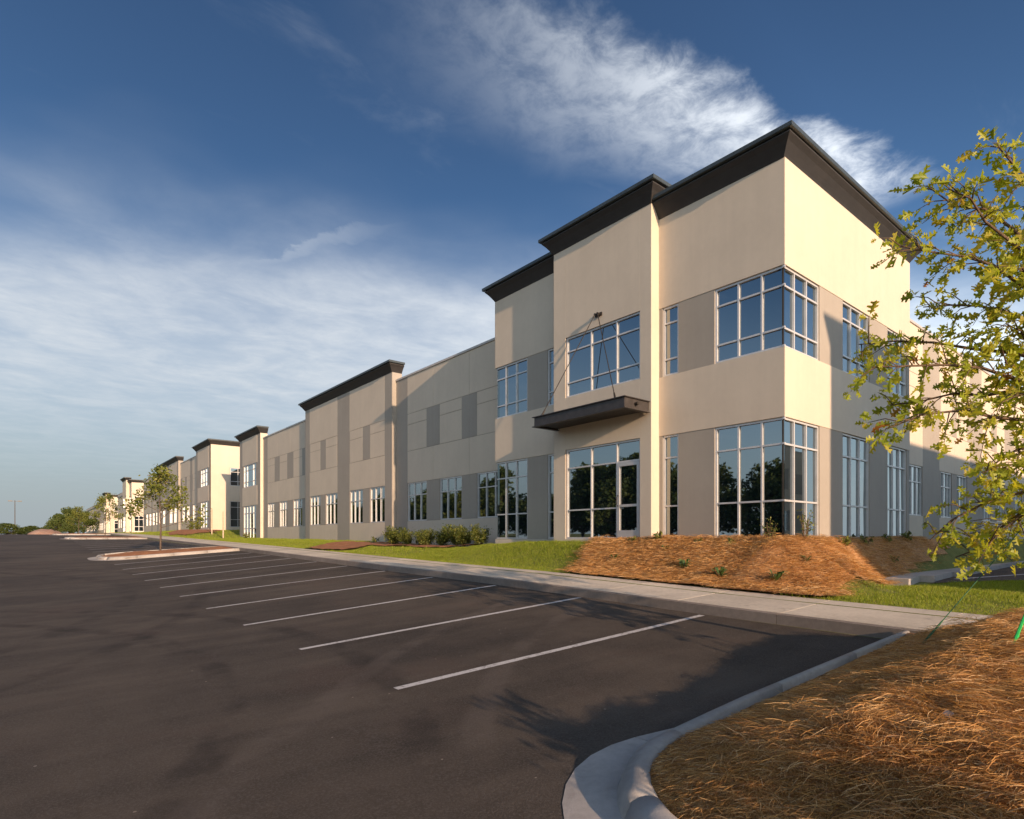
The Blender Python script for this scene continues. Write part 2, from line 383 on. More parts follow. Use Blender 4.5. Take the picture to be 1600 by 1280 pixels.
# ground sheet to the horizon, with fine rows where the lawn is
xs = np.concatenate([[-4000, -1500, -600, -300, -160, -90, -50, -25], np.arange(-12, 10, 2), np.arange(10, 24, .35), [25, 27, 30, 34, 40, 50, 65, 90, 130, 200, 400, 900, 2000, 4000]])
ys = np.concatenate([[-4000, -1500, -600, -300, -150, -80, -50, -30, -20, -12, -8], np.arange(-5, 15, .35), np.arange(15, 80, 1.2), np.arange(80, 130, 4), [135, 150, 170, 200, 240, 300, 450, 800, 1500, 2500, 4000]])
grid_sheet('ground', xs, ys, ground, 'lawn_soil')
# car park asphalt
LOT_Y1 = 104
grid_sheet('parking_lot', np.concatenate([np.arange(-22, -6, 2), np.arange(-6, 8.4, .3), [8.5, KX+.02]]), np.concatenate([np.arange(-60, -8, 4), np.arange(-8, 8, .3), np.arange(8, 40, .8), np.arange(40, LOT_Y1+.1, 2)]), asph, 'asphalt')
# stall lines
lines = [(2.95, 8.5, 5.47+2.74*k) for k in range(10)]+[(2.95, 8.5, 37.6+2.74*k) for k in range(9)]
for x0, x1, y in lines:
    n = 14; V = []; F = []
    for i in range(n+1):
        x = x0+(x1-x0)*i/n
        for yy in (y-.052, y+.052): V.append((x, yy, float(asph(x, yy))+.005))
    F = [(2*i, 2*i+2, 2*i+3, 2*i+1) for i in range(n)]
    tag(link('stall_line', arr_mesh('stall_line', V, F), 'line_paint'), kind='structure')

# sidewalk: one slab after another, joints between
side = bpy.data.objects.new('sidewalk', None); COL.objects.link(side); tag(side, kind='structure')
def slab(parent, x0, x1, y0, y1, zf, thick=.2, material='concrete', name='slab'):
    V = []; b = .003
    for (dz, ins) in ((-thick, 0), (-b, 0), (0, b)):
        for x, y in ((x0+ins, y0+ins), (x1-ins, y0+ins), (x1-ins, y1-ins), (x0+ins, y1-ins)): V.append((x, y, float(zf(x, y))+dz))
    F = [(8, 9, 10, 11)]+[(a+k, a+(k+1) % 4, a+4+(k+1) % 4, a+4+k) for a in (0, 4) for k in range(4)]
    return link(name, arr_mesh(name, V, F), material, parent)
y = -14.0; SL = 1.83
while y < 100:
    slab(side, KX+.17, SX, y+.004, y+SL-.004, lambda a, b: walk(a, b)); y += SL
kerb = bpy.data.objects.new('kerb', None); COL.objects.link(kerb); tag(kerb, kind='structure')
y = -14.0
while y < 100:
    L3 = 3.05
    slab(kerb, KX, KX+.165, y+.004, y+L3-.004, lambda a, b: walk(KX, b)+.002, .4, 'dirty_kerb', 'kerb_stone'); y += L3

# ------------------------------------------------------------------ planted islands in the car park
def rrect(x0, x1, y0, y1, r, n=10, r2=.3):
    """outline from the sidewalk end round the nose and back, list of (x,y,nx,ny)"""
    P = [(x1, y1, 0, 1)]
    for k in range(8): P.append((x1-(x1-x0-r)*(k+1)/9, y1, 0, 1))
    for k in range(n+1):
        a = R(90+90*k/n); P.append((x0+r+r*math.cos(a), y1-r+r*math.sin(a), math.cos(a), math.sin(a)))
    m = max(2, int((y1-y0-2*r)/.6))
    for k in range(1, m): P.append((x0, y1-r-(y1-y0-2*r)*k/m, -1, 0))
    for k in range(n+1):
        a = R(180+90*k/n); P.append((x0+r+r*math.cos(a), y0+r+r*math.sin(a), math.cos(a), math.sin(a)))
    for k in range(9): P.append((x0+r+(x1-x0-r)*(k+1)/9, y0, 0, -1))
    return P
def island(x0, x1, y0, y1, r, label, mulch_mat, berm, bumps=None, gut=.27):
    root = empty('planted_island', (x1, (y0+y1)/2, float(asph(x1, (y0+y1)/2))), label, 'planter', 'islands between the rows of stalls')
    inv = Matrix.Translation(-root.location)
    P = rrect(x0, x1, y0, y1, r)
    prof_k = [(-.235, -.25), (-.235, .135), (-.21, .148), (-.17, .15), (-.13, .142), (-.085, .115), (-.055, .05), (-.03, -.005), (-.03, -.25)]
    def kf(px, py, nx, ny):
        z = float(asph(px, py)); wk = 1-.38*float(sm((px-x0-r)/1.0))         # kerb is slimmer along the stalls
        return lambda w, zz: (px+nx*w*wk, py+ny*w*wk, z+zz)
    def gf(px, py, nx, ny):
        z = float(asph(px, py)); g = gut*(1-float(sm((px-x0-r*.5)/1.7)))+.015
        def f(w, zz):
            q = w*g if w > 0 else w; X, Y = px+nx*q, py+ny*q
            return (X, Y, (float(asph(X, Y))+.008+zz) if zz > -.1 else z+zz)
        return f
    prof_g = [(-.06, -.2), (-.06, .0), (0, 0), (1, -.004), (1, -.2)]
    # cast in lengths with open joints between them
    lens = []; acc = 0; seg = [0]
    for i in range(1, len(P)):
        acc += math.hypot(P[i][0]-P[i-1][0], P[i][1]-P[i-1][1])
        if acc > 1.25 and i < len(P)-1: seg.append(i); acc = 0
    seg.append(len(P)-1)
    for i0, i1 in zip(seg[:-1], seg[1:]):
        Q = [list(p) for p in P[i0:i1+1]]
        for k, d in ((0, 1), (-1, -1)):
            tx, ty = -Q[k][3], Q[k][2]; Q[k][0] += tx*.005*d; Q[k][1] += ty*.005*d
        for nm, pr, fn, sm_ in (('kerb_stone', prof_k, kf, True), ('gutter', prof_g, gf, False)):
            mb = MB(); mb.sweep(pr, [fn(*q) for q in Q]); o = mb.build(nm, 'kerb_concrete', root, sm_); o.matrix_parent_inverse = inv
    def inside(x, y, e):
        x, y = np.asarray(x, float), np.asarray(y, float)
        qx = np.maximum(np.maximum(x0+r-x, 0), 0); qy = np.maximum(np.abs(y-(y0+y1)/2)-((y1-y0)/2-r), 0)
        return r-np.hypot(qx, qy)-e
    def top(x, y):
        e = inside(x, y, .22)
        s = np.clip(e/.75, 0, 1)
        z = asph(np.minimum(x, 8.5), y)+.065+berm*(.2*np.sqrt(np.clip(e/.35, 0, 1))+.8*sm(np.clip(e/1.9, 0, 1)))
        z = np.minimum(z, asph(np.minimum(x, 8.5), y)+.065+berm)
        z = z+(.05*vnoise(x, y, 1.7, 3)+.05*vnoise(x, y, 4.1, 4)+.025*vnoise(x, y, 11, 6)-.055)*np.clip(s*2, .2, 1)
        if bumps:
            for bx, by, br, bh in bumps: z = z+bh*np.exp(-((x-bx)**2+(y-by)**2)/br**2)
        # settles to the sidewalk at its end
        f = sm((x-(x1-.7))/.7); z = z+(walk(KX, y)-.01-z)*f*.85
        return z
    st = .09 if berm > .2 and x0 > 0 and y1 < 5 else .3
    sh = grid_sheet('mulch', np.arange(x0+.1, x1+.01, st), np.arange(y0+.05, y1, st), top, mulch_mat, lambda a, b: inside(a, b, .15) > 0, None)
    sh.parent = root; sh.matrix_parent_inverse = inv; sh['kind'] = 'stuff'
    return root, top, inside
isl, isl_top, isl_in = island(2.27, KX-.02, -4.2, 2.72, 1.35, 'straw covered island with rounded concrete kerb in the foreground', 'straw_soil', .47, [(7.3, .9, 1.15, .16), (6.3, 1.1, .5, .07), (5.0, .5, 1.1, .06)])
islf = []
for (ya, yb, lb) in ((32.6, 36.4, 'red mulch island at the far end of the nearest stall row'), (62.3, 66.1, 'second red mulch island farther up the car park'), (91.8, 95.6, 'farthest low red mulch island before the dirt mound')):
    islf.append(island(2.62, KX-.02, ya, yb, 1.5, lb, 'red_mulch', .16))

# ------------------------------------------------------------------ buildings
class Face:
    """vertical plane: o origin, u along, n outward; z is measured from the floor (zf)"""
    def __init__(s, o, u, n, zf): s.o = Vector((o[0], o[1], 0)); s.u = Vector((u[0], u[1], 0)); s.n = Vector((n[0], n[1], 0)); s.zf = zf
    def p(s, u, z, w): q = s.o+s.u*u+s.n*w; return (q.x, q.y, s.zf+z)
    def box(s, mb, u0, u1, z0, z1, w0, w1): mb.box(s.p(u0, z0, w0), s.p(u1, z1, w1))
def face_w(X, zf): return Face((X, 0), (0, 1), (-1, 0), zf)          # faces the car park, u = world y
def face_s(Y, zf): return Face((0, Y), (1, 0), (0, -1), zf)          # faces south, u = world x
def face_n(Y, zf): return Face((0, Y), (1, 0), (0, 1), zf)
UNIT = MB(); UNIT.box((-.5, -.5, -.5), (.5, .5, .5)); UNIT_PANE = UNIT.mesh('pane'); UNIT_PANE.materials.append(MAT['glass'])
class Building:
    def __init__(s, loc, label):
        s.root = empty('office_building', loc, label, 'building'); s.inv = Matrix.Translation(-s.root.location)
    def add(s, mb, name, material, parent=None):
        o = mb.build(name, material, parent or s.root)
        if parent is None: o.matrix_parent_inverse = s.inv
        else: o.matrix_parent_inverse = parent.matrix_world.inverted() if False else Matrix()
        if parent is not None: o.matrix_parent_inverse = Matrix()
        return o
    def backing(s, F, u0, u1, z0, z1, holes, mat='taupe_stucco', depth=.32, name='wall'):
        us = sorted({u0, u1, *[h[0] for h in holes], *[h[1] for h in holes]}); us = [u for u in us if u0 <= u <= u1]
        mb = MB()
        for a, b in zip(us[:-1], us[1:]):
            c = (a+b)/2; cut = sorted([(h[2], h[3]) for h in holes if h[0] < c < h[1]]); z = z0
            for (h0, h1) in cut:
                if h0 > z+1e-4: F.box(mb, a, b, z, h0, -depth, 0)
                z = h1
            if z1 > z: F.box(mb, a, b, z, z1, -depth, 0)
        return s.add(mb, name, mat)
    def panel(s, F, wall, u0, u1, z0, z1, mat='tan_stucco', g=.008, proud=.014, ge=None):
        if u1-u0 < .03 or z1-z0 < .03: return
        mb = MB(); u0, u1, z0, z1 = u0+g, u1-g, z0+g, z1-g; c = .004
        i = 0; v = []
        for (w, e) in ((0.001, 0), (proud-c, 0), (proud, c)):
            for (u, z) in ((u0+e, z0+e), (u1-e, z0+e), (u1-e, z1-e), (u0+e, z1-e)): v.append(F.p(u, z, w))
        mb.v = v; mb.f = [[8, 9, 10, 11]]+[[a+k, a+(k+1) % 4, a+4+(k+1) % 4, a+4+k] for a in (0, 4) for k in range(4)]
        return s.add(mb, 'panel', mat, wall)
    def window(s, F, u0, u1, z0, z1, ucuts, zcuts, rec=.07, fw=.05, prof=None, door=None, endbars=(1, 1), name='window'):
        """aluminium frame with panes; rec = how far the glass sits behind the wall plane"""
        mb = MB(); w0, w1 = -rec-.10, -rec+.042
        us = [u0]+list(ucuts)+[u1]; zs = [z0]+list(zcuts)+[z1]
        if endbars[0]: F.box(mb, u0, u0+fw, z0, z1, w0, w1)
        if endbars[1]: F.box(mb, u1-fw, u1, z0, z1, w0, w1)
        a, b = (u0+fw if endbars[0] else u0), (u1-fw if endbars[1] else u1)
        F.box(mb, a, b, z0, z0+fw, w0, w1); F.box(mb, a, b, z1-fw, z1, w0, w1)
        for u in ucuts: F.box(mb, u-fw*.42, u+fw*.42, z0+fw, z1-fw, w0, w1-.004)
        seg = [a]+sum([[u-fw*.42, u+fw*.42] for u in ucuts], [])+[b]
        for k in range(0, len(seg), 2):
            for z in zcuts:
                if door and door[0] == k//2 and z < door[1]-.01: continue
                F.box(mb, seg[k], seg[k+1], z-fw*.42, z+fw*.42, w0, w1-.008)
        win = s.add(mb, name, 'frame_metal')
        for k in range(0, len(seg), 2):
            zz = [z0]+[z for z in zcuts if not (door and door[0] == k//2 and z < door[1]-.01)]+[z1]
            for za, zb in zip(zz[:-1], zz[1:]):
                if door and door[0] == k//2 and za < .05: continue
                o = bpy.data.objects.new('pane', UNIT_PANE); COL.objects.link(o); o.parent = win
                c = F.p((seg[k]+seg[k+1])/2, (za+zb)/2, -rec-.015)
                o.location = Vector(c)-s.root.location
                du, dz = seg[k+1]-seg[k]+.01, zb-za-fw*.5
                ex = abs(F.u.x)*du+abs(F.n.x)*.012; ey = abs(F.u.y)*du+abs(F.n.y)*.012
                o.scale = (ex, ey, dz); o.location = Vector(c); o.parent = win
                # panes of real glazing are never perfectly coplanar
                rr = random.Random(hash((round(c[0], 2), round(c[1], 2), round(c[2], 2))))
                o.rotation_euler = (rr.uniform(-.007, .007), rr.uniform(-.007, .007), rr.uniform(-.007, .007))
        return win
    def fix(s):
        """children of parts: parts carry the root offset, so undo it once for the third level"""
        pass
PROF = [(0, 0), (.035, .06), (.09, .14), (.17, .25), (.26, .345), (.262, .375), (.235, .377), (.235, .40), (.33, .402), (.335, .42), (.335, .50), (.31, .515), (-.25, .515), (-.25, 0)]
def cornice(B, pts, z, parts=('cornice', 'coping')):
    """pts: corners (x,y) in plan, walked with the outside on the right hand; mitred"""
    P = [Vector((p[0], p[1], 0)) for p in pts]; n = len(P)
    offs = []
    for i in range(n):
        d0 = (P[i]-P[i-1]).normalized() if i > 0 else None; d1 = (P[i+1]-P[i]).normalized() if i < n-1 else None
        l0 = Vector((d0.y, -d0.x, 0)) if d0 else None; l1 = Vector((d1.y, -d1.x, 0)) if d1 else None
        if l0 and l1: m = (l0+l1); offs.append(m/max(.3, 1+l0.dot(l1)))
        else: offs.append(l0 or l1)
    low = PROF[:6]+[(.235, .39), (-.25, .39), (-.25, 0)]
    hi = [(-.26, .391), (.2, .391), (.2, .402), (.33, .402), (.34, .415), (.34, .50), (.315, .518), (-.26, .518)]
    for nm, pr, mt in (('cornice', low, 'cornice_dark'), ('coping', hi, 'coping_metal')):
        mb = MB(); fr = [lambda w, zz, i=i: (P[i].x+offs[i].x*w, P[i].y+offs[i].y*w, z+zz) for i in range(n)]
        mb.sweep(pr, fr); B.add(mb, nm, mt)
HEAD, SILL, H2A, H2B, MID = 2.78, .88, 4.38, 6.24, 5.70
LOW = -1.6
def tri(a, b): return (a+(b-a)/3, a+(b-a)*2/3)
def split(segs, cutters):
    for p0, p1 in cutters:
        segs = [q for (s0, s1) in segs for q in ((s0, min(s1, p0)), (max(s0, p1), s1)) if q[1]-q[0] > .04]
    return segs
def scored(B, F, u0, u1, top, wins, strips, joints, field):
    """all panels of a scored wall: field, darker strips and darker piers between windows, flush, with joints"""
    holes = [(a, b, SILL, HEAD) for a, b in wins]
    w = B.backing(F, u0, u1, LOW, top, holes, 'joint', .5)
    for p0, p1 in strips: B.panel(F, w, p0, p1, LOW, top, 'taupe_stucco', .003)
    base = split([(u0, u1)], strips)
    cells = [q for s0, s1 in base for q in split([(s0, s1)], [(j-.0001, j+.0001) for j in joints if s0 < j < s1])]
    for s0, s1 in cells:
        B.panel(F, w, s0, s1, LOW, SILL, field); B.panel(F, w, s0, s1, HEAD, H2A, field); B.panel(F, w, s0, s1, H2B, top, field)
        for q0, q1 in split([(s0, s1)], wins):
            B.panel(F, w, q0, q1, SILL, HEAD, 'taupe_stucco', .003); B.panel(F, w, q0, q1, H2A, H2B, 'taupe_stucco', .003)
    for x0, x1 in wins:
        B.panel(F, w, x0, x1, H2A, MID, field); B.panel(F, w, x0, x1, MID, H2B, field)
        B.window(F, x0, x1, SILL, HEAD, tri(x0, x1), [2.16], .06)
    return w
def wing(B, F, u0, u1, top, wins, pil=(), joints=None, field='tan_stucco'):
    """plain wing: ground floor windows, scored false windows above, pale coping"""
    wn = sorted(wins); js = joints or [(wn[i][1]+wn[i+1][0])/2 for i in range(len(wn)-1)]
    w = scored(B, F, u0, u1, top, wn, list(pil), js, field)
    mb = MB(); F.box(mb, u0, u1, top+.001, top+.09, -.53, .06); B.add(mb, 'coping', 'pale_coping')
    return w
def roofslab(B, x0, x1, y0, y1, z): mb = MB(); mb.box((x0, y0, z-.3), (x1, y1, z)); B.add(mb, 'roof', 'roof_sheet')
def solid(B, x0, x1, y0, y1, z0, z1, mat='tan_stucco', name='wall'): mb = MB(); mb.box((x0, y0, z0), (x1, y1, z1)); return B.add(mb, name, mat)

def tower_piers(B, F, u0, u1, top, wins, pil, mid=None, field='tan_stucco', floor2=None, floor1=None):
    """projecting bay with cornice (wall only)"""
    st = [(u0, u0+pil), (u1-pil, u1)]+([mid] if mid else [])
    return scored(B, F, u0, u1, top, sorted(wins), st, [], field)

XA, XB, XD, XE = 13.35, 13.02, 14.86, 14.62
YS = 6.47; YK = 7.62
def entrance_tower(B, zf, y0, y1, x1, yb0, yb1, with_s=True, detail=True):
    """corner block A + projecting bay + block C; y0 south face, y1 north end"""
    FA = face_w(XA, zf); FB = face_w(XB, zf); FS = face_s(y0, zf); FN = face_n(y1, zf)
    T1, T2, T3 = 2.18, .88, 0
    zt = [T2, T1]; z2 = [4.83, 5.80]
    AW = [(yb0-.63, yb0-.13), (y0, y0+1.77)]                  # narrow light by the bay, corner window
    CW = [(yb1+.15, yb1+.67), (y1-1.79, y1)]
    topA = 8.68
    for (u0, u1, ws, corner) in ((y0, yb0, AW, 0), (yb1, y1, CW, 1)):
        holes = [(a, b, z0, z1) for a, b in ws for z0, z1 in ((0, HEAD), (H2A, H2B))]
        w = B.backing(FA, u0, u1, LOW, topA, holes)
        B.panel(FA, w, u0, u1, HEAD, H2A, 'tan_stucco', .004); B.panel(FA, w, u0, u1, H2B, topA, 'tan_stucco', .004)
        B.panel(FA, w, u0, u1, LOW, -.02, 'tan_stucco', .004)
        for i, (a, b) in enumerate(ws):
            for z0, z1, zc in ((0, HEAD, zt), (H2A, H2B, z2)):
                if i == 0: B.window(FA, a, b, z0, z1, [], zc)
                else:
                    g = .045
                    if corner == 0: B.window(FA, a+g, b, z0, z1, [y0+.56, y0+1.15], zc, endbars=(0, 1))
                    else: B.window(FA, a, b-g, z0, z1, [y1-1.15, y1-.56], zc, endbars=(1, 0))
    # the projecting bay
    holes = [(yb0+.37, yb1-.52, 0, HEAD-.02), (yb0+.37, yb1-.52, H2A, H2B)]
    w = B.backing(FB, yb0, yb1, LOW, 9.02, holes, 'joint', .55)
    B.panel(FB, w, yb0, yb0+.37, LOW, 9.02, g=0); B.panel(FB, w, yb1-.52, yb1, LOW, 9.02, g=0)
    for z0, z1 in ((HEAD-.02, H2A), (H2B, 9.02), (LOW, 0)): B.panel(FB, w, yb0+.37, yb1-.52, z0, z1, g=0)
    ea, eb = yb0+.37, yb1-.52; m1, m2 = ea+.86, ea+1.85
    B.window(FB, ea, eb, H2A, H2B, [m1, m2], z2)
    B.window(FB, ea, eb, 0, HEAD-.02, [m1, m2], [T2, T1], door=(0, T1))
    # the side cheeks of the bay
    for (yy, Fq) in ((yb0, face_s(yb0, zf)), (yb1, face_n(yb1, zf))):
        B.panel(Fq, w, XB-.014, XB+.6, LOW, 9.02, 'tan_stucco', 0, .012)
    # door leaf: stiles, rails, glass, pull handle
    mb = MB(); d0, d1 = ea+.05, m1-.021
    FB.box(mb, d0+.004, d0+.085, .012, T1-.03, -.11, -.02); FB.box(mb, d1-.085, d1-.004, .012, T1-.03, -.11, -.02)
    FB.box(mb, d0+.086, d1-.086, .012, .24, -.11, -.02); FB.box(mb, d0+.086, d1-.086, T1-.13, T1-.03, -.11, -.02); FB.box(mb, d0+.086, d1-.086, .90, .97, -.105, -.025)
    door = B.add(mb, 'door', 'door_metal')
    for za, zb in ((.24, .90), (.97, T1-.13)):
        o = link('pane', UNIT_PANE, None, door); c = FB.p((d0+d1)/2, (za+zb)/2, -.07); o.location = c; o.scale = (.012, d1-d0-.15, zb-za+.02)
    mb = MB(); hx = d1-.05
    mb.tube([FB.p(hx, .93, -.02), FB.p(hx, .93, .03), FB.p(hx, .97, .045), FB.p(hx, 1.18, .045), FB.p(hx, 1.22, .03), FB.p(hx, 1.22, -.02)], .013, 8)
    h = mb.build('handle', 'dark_steel', door); h.matrix_parent_inverse = Matrix()
    mb = MB(); FB.box(mb, m1+.10, m1+.36, 1.02, 1.36, -.082, -.078); nn = mb.build('notice', 'young_notice', door)
    if with_s:
        SW = [(XA, XA+1.80), (16.52, 18.33), (19.69, 21.32)]
        holes = [(a, b, z0, z1) for a, b in SW for z0, z1 in ((0, HEAD), (H2A, H2B))]
        w = B.backing(FS, XA+.32, x1, LOW, topA, [h for h in holes if h[0] > XA+.1]+[(XA+.32, XA+1.80, 0, HEAD), (XA+.32, XA+1.80, H2A, H2B)])
        B.panel(FS, w, XA-.014, x1, HEAD, H2A, 'tan_stucco', .0); B.panel(FS, w, XA-.014, x1, H2B, topA, 'tan_stucco', .0); B.panel(FS, w, XA-.014, x1, LOW, -.02, 'tan_stucco', 0)
        for z0, z1, zc in ((0, HEAD, zt), (H2A, H2B, z2)):
            B.window(FS, XA+.045, XA+1.80, z0, z1, [XA+.55, XA+1.17], zc, endbars=(0, 1))
            for (a, b) in SW[1:]: B.window(FS, a, b, z0, z1, tri(a, b), zc)
        # joint of the butt glazed corner
        for z0, z1 in ((0, HEAD), (H2A, H2B)):
            mb = MB(); mb.box((XA+.06, y0+.06, zf+z0+.01), (XA+.085, y0+.085, zf+z1-.01)); B.add(mb, 'corner_joint', 'dark_steel')
            for q, zc in ((0, (0, T2, T1, HEAD)), (1, (H2A, 4.83, 5.80, H2B))):
                if (q == 0) != (z0 == 0): continue
                mb = MB()
                for zz in zc:
                    za = min(max(zz-.021, z0), z1-.05) if zz not in (z0, z1) else (z0 if zz == z0 else z1-.05); zb_ = za+.05 if zz in (z0, z1) else za+.042
                    mb.box((XA-.004, y0-.004, zf+za), (XA+.044, y0+.044, zf+zb_))
                B.add(mb, 'corner_mullion', 'frame_metal')
    # north end: corner glass and plain wall
    NW = (XA+.32, XD+.2)
    wN = B.backing(FN, XA+.32, XD+1.5, LOW, topA, [(XA+.32, XA+1.35, 0, HEAD), (XA+.32, XA+1.35, H2A, H2B)])
    B.panel(FN, wN, XA-.014, XD+1.4, HEAD, H2A, g=0); B.panel(FN, wN, XA-.014, XD+1.4, H2B, topA, g=0)
    for z0, z1, zc in ((0, HEAD, zt), (H2A, H2B, z2)): B.window(FN, XA+.045, XA+1.35, z0, z1, [XA+.6], zc, endbars=(0, 1))
    # cornices
    zc = zf+topA
    cornice(B, [(x1+.0, y0+4), (x1, y0), (XA-.03, y0), (XA-.03, yb0)][::-1], zc)
    cornice(B, [(XA-.03, yb1), (XA-.03, y1), (XD+1.2, y1)][::-1], zc)
    cornice(B, [(XB-.03+.6, yb1+.012), (XB-.03, yb1+.012), (XB-.03, yb0-.012), (XB-.03+.62, yb0-.012)][::1], zf+9.02)
    roofslab(B, XA+.3, x1, y0+.3, y1-.3, zc-.05)
    # canopy with rods
    if detail:
        c0, c1, xf = yb0+.06, yb1-.22, 11.99; z0, z1 = zf+3.39, zf+3.70
        mb = MB()
        for za, zb in ((z0, z0+.022), (z1-.022, z1)):
            mb.box((xf-.06, c0-.06, za), (xf+.10, c1+.06, zb))
            for yy in (c0, c1): mb.box((xf+.10, yy-.06, za), (XB-.04, yy+.06, zb))
        mb.box((xf-.012, c0, z0+.022), (xf+.012, c1, z1-.022))
        for yy in (c0, c1): mb.box((xf+.012, yy-.01, z0+.022), (XB-.04, yy+.01, z1-.022))
        can = B.add(mb, 'canopy', 'canopy_steel')
        nrib = 17
        for k in range(nrib):
            x = xf+.12+(XB-.2-xf)*k/nrib
            mb = MB(); mb.box((x, c0+.062, z0+.05), (x+.035, c1-.062, z0+.11)); mb.build('soffit_slat', 'canopy_steel', can)
        mb = MB(); mb.box((xf+.1, c0+.012, z1-.06), (XB-.04, c1-.012, z1-.028)); mb.build('deck', 'canopy_steel', can)
        mb = MB(); mb.tube([(xf+.42, c0-.01, (z0+z1)/2), (xf+.42, c0-.11, (z0+z1)/2)], .045, 12); mb.build('drain_spout', 'dark_steel', can)
        anc = Vector((XB-.014, yb0+1.86, zf+6.56))
        mb = MB(); mb.box((XB-.05, anc.y-.13, anc.z-.05), (XB-.0275, anc.y+.13, anc.z+.05)); mb.tube([anc+Vector((0, -.05, 0)), anc+Vector((-.14, -.05, 0))], .035, 8); mb.tube([anc+Vector((0, .05, 0)), anc+Vector((-.14, .05, 0))], .035, 8)
        mb.build('rod_anchor', 'dark_steel', can)
        for yy, s_ in ((c0+.33, -.05), (c1-.3, .05)):
            mb = MB(); e = Vector((xf+.02, yy, z1)); a = anc+Vector((-.12, s_, 0)); d = (a-e).normalized()
            mb.tube([e+d*.1, a], .0125, 8); mb.tube([e-Vector((0, 0, .01)), e+d*.2], [.035, .02], 8); mb.tube([a-d*.12, a], .022, 8)
            mb.build('rod', 'dark_steel', can)

def notice(t, b, P, out):
    b.inputs['Base Color'].default_value = (.10, .12, .05, 1); b.inputs['Roughness'].default_value = .6
mat('young_notice', notice)

# --- the near building
B1 = Building((XA, YS, EYE), 'long tan two storey office block with dark cornices and corner entrance tower')
zf = EYE
_YB0, _YB1, _YC = 9.93, 13.71, 17.18
entrance_tower(B1, zf, YS, _YC, 21.55, _YB0, _YB1)
FD, FE, FK = face_w(XD, zf), face_w(XE, zf), face_s(YK, zf)
wing(B1, FD, _YC-.4, 27.6, 8.12, [(24.47, 26.3), (21.52, 23.31), (18.55, 20.39)], pil=[(26.3, 27.6)])
def bay(B, zf, y0, y1, top, wins, mid, pil=.8, back=XD):
    F = face_w(XE, zf); tower_piers(B, F, y0, y1, top, wins, pil, mid)
    for yy, Fq in ((y0, face_s(y0, zf)), (y1, face_n(y1, zf))):
        mb = MB(); Fq.box(mb, XE, XE+.55, LOW, top, 0, .012); B.add(mb, 'pier_cheek', 'taupe_stucco')
    cornice(B, [(XE+.55, y1+.012), (XE-.03, y1+.012), (XE-.03, y0-.012), (XE+.55, y0-.012)], zf+top)
bay(B1, zf, 27.47, 39.65, 8.58, [(28.24, 29.97), (30.89, 32.57), (34.39, 36.13), (37.03, 38.76)], (32.62, 34.36))
wing(B1, FD, 39.6, 49.7, 8.06, [(40.9, 42.63), (43.94, 45.57), (46.76, 48.39)], pil=[(39.6, 40.35), (48.45, 49.7)])
# bay F beside the court
def narrow_bay(B, zf, y0, y1, top, win, deep):
    F = face_w(XE, zf); holes = [(win[0], win[1], 0, HEAD), (win[0], win[1], H2A, H2B)]
    w = B.backing(F, y0, y1, LOW, top, holes, depth=.5)
    for z0, z1 in ((LOW, -.02), (HEAD, H2A), (H2B, top)): B.panel(F, w, y0+.8, y1-.8, z0, z1)
    n = 3; cu = [win[0]+(win[1]-win[0])*k/4 for k in (1, 2, 3)]
    B.window(F, win[0], win[1], 0, HEAD, cu, [.88, 2.16], .06); B.window(F, win[0], win[1], H2A, H2B, [cu[0], cu[2]], [4.83, 5.80], .06)
    cornice(B, [(XE+deep[1], y1+.012), (XE-.03, y1+.012), (XE-.03, y0-.012), (XE+deep[0], y0-.012)], zf+top)
narrow_bay(B1, zf, 49.55, 55.4, 8.5, (50.7, 54.2), (.55, 4.2))
for yy, Fq, dx in ((49.55, face_s(49.55, zf), .55), (55.4, face_n(55.4, zf), 4.3)):
    mb = MB(); Fq.box(mb, XE, XE+dx, LOW, 8.5, 0, .012); B1.add(mb, 'pier_cheek', 'tan_stucco' if dx < 1 else 'sand_stucco')
# court wall, then the stepped-up block G
z2 = zf+1.12
FC = face_w(18.9, zf); wc = B1.backing(FC, 55.3, 66.3, LOW, 8.1, [])
FGs = face_s(65.83, z2)
ws = (16.45, 17.95)
wg = B1.backing(FGs, XE, 19.2, LOW-1, 8.48, [(ws[0], ws[1], .1, HEAD), (ws[0], ws[1], H2A, H2B)])
for z0, z1 in ((LOW-1, .08), (HEAD, H2A), (H2B, 8.48)): B1.panel(FGs, wg, XE-.02, 19.2, z0, z1, g=0)
B1.panel(FGs, wg, XE-.02, 16.4, .08, HEAD, g=0); B1.panel(FGs, wg, XE-.02, 16.4, H2A, H2B, g=0); B1.panel(FGs, wg, 18.0, 19.2, .08, HEAD, g=0); B1.panel(FGs, wg, 18.0, 19.2, H2A, H2B, g=0)
B1.window(FGs, ws[0], ws[1], .1, HEAD, [17.2], [.88, 2.16], .06); B1.window(FGs, ws[0], ws[1], H2A, H2B, [17.2], [4.83, 5.80], .06)
FG = face_w(XE, z2); wg = B1.backing(FG, 65.85, 72.6, LOW, 8.48, [(67.1, 70.25, .02, HEAD), (67.1, 70.25, H2A, H2B)])
for z0, z1 in ((LOW, .0), (HEAD, H2A), (H2B, 8.48)): B1.panel(FG, wg, 66.7, 71.8, z0, z1)
B1.window(FG, 67.1, 70.25, .02, HEAD, [68.1, 69.2], [.88, 2.16], .06); B1.window(FG, 67.1, 70.25, H2A, H2B, [68.1, 69.2], [4.83, 5.80], .06)
cornice(B1, [(XE+.55, 72.62), (XE-.03, 72.62), (XE-.03, 65.82), (19.4, 65.82)], z2+8.48)
F2 = face_w(XD, z2)
wing(B1, F2, 72.5, 82.4, 8.1, [(73.6, 75.4), (77.0, 78.6), (79.6, 81.2)], pil=[(72.5, 73.2), (75.6, 76.8)])
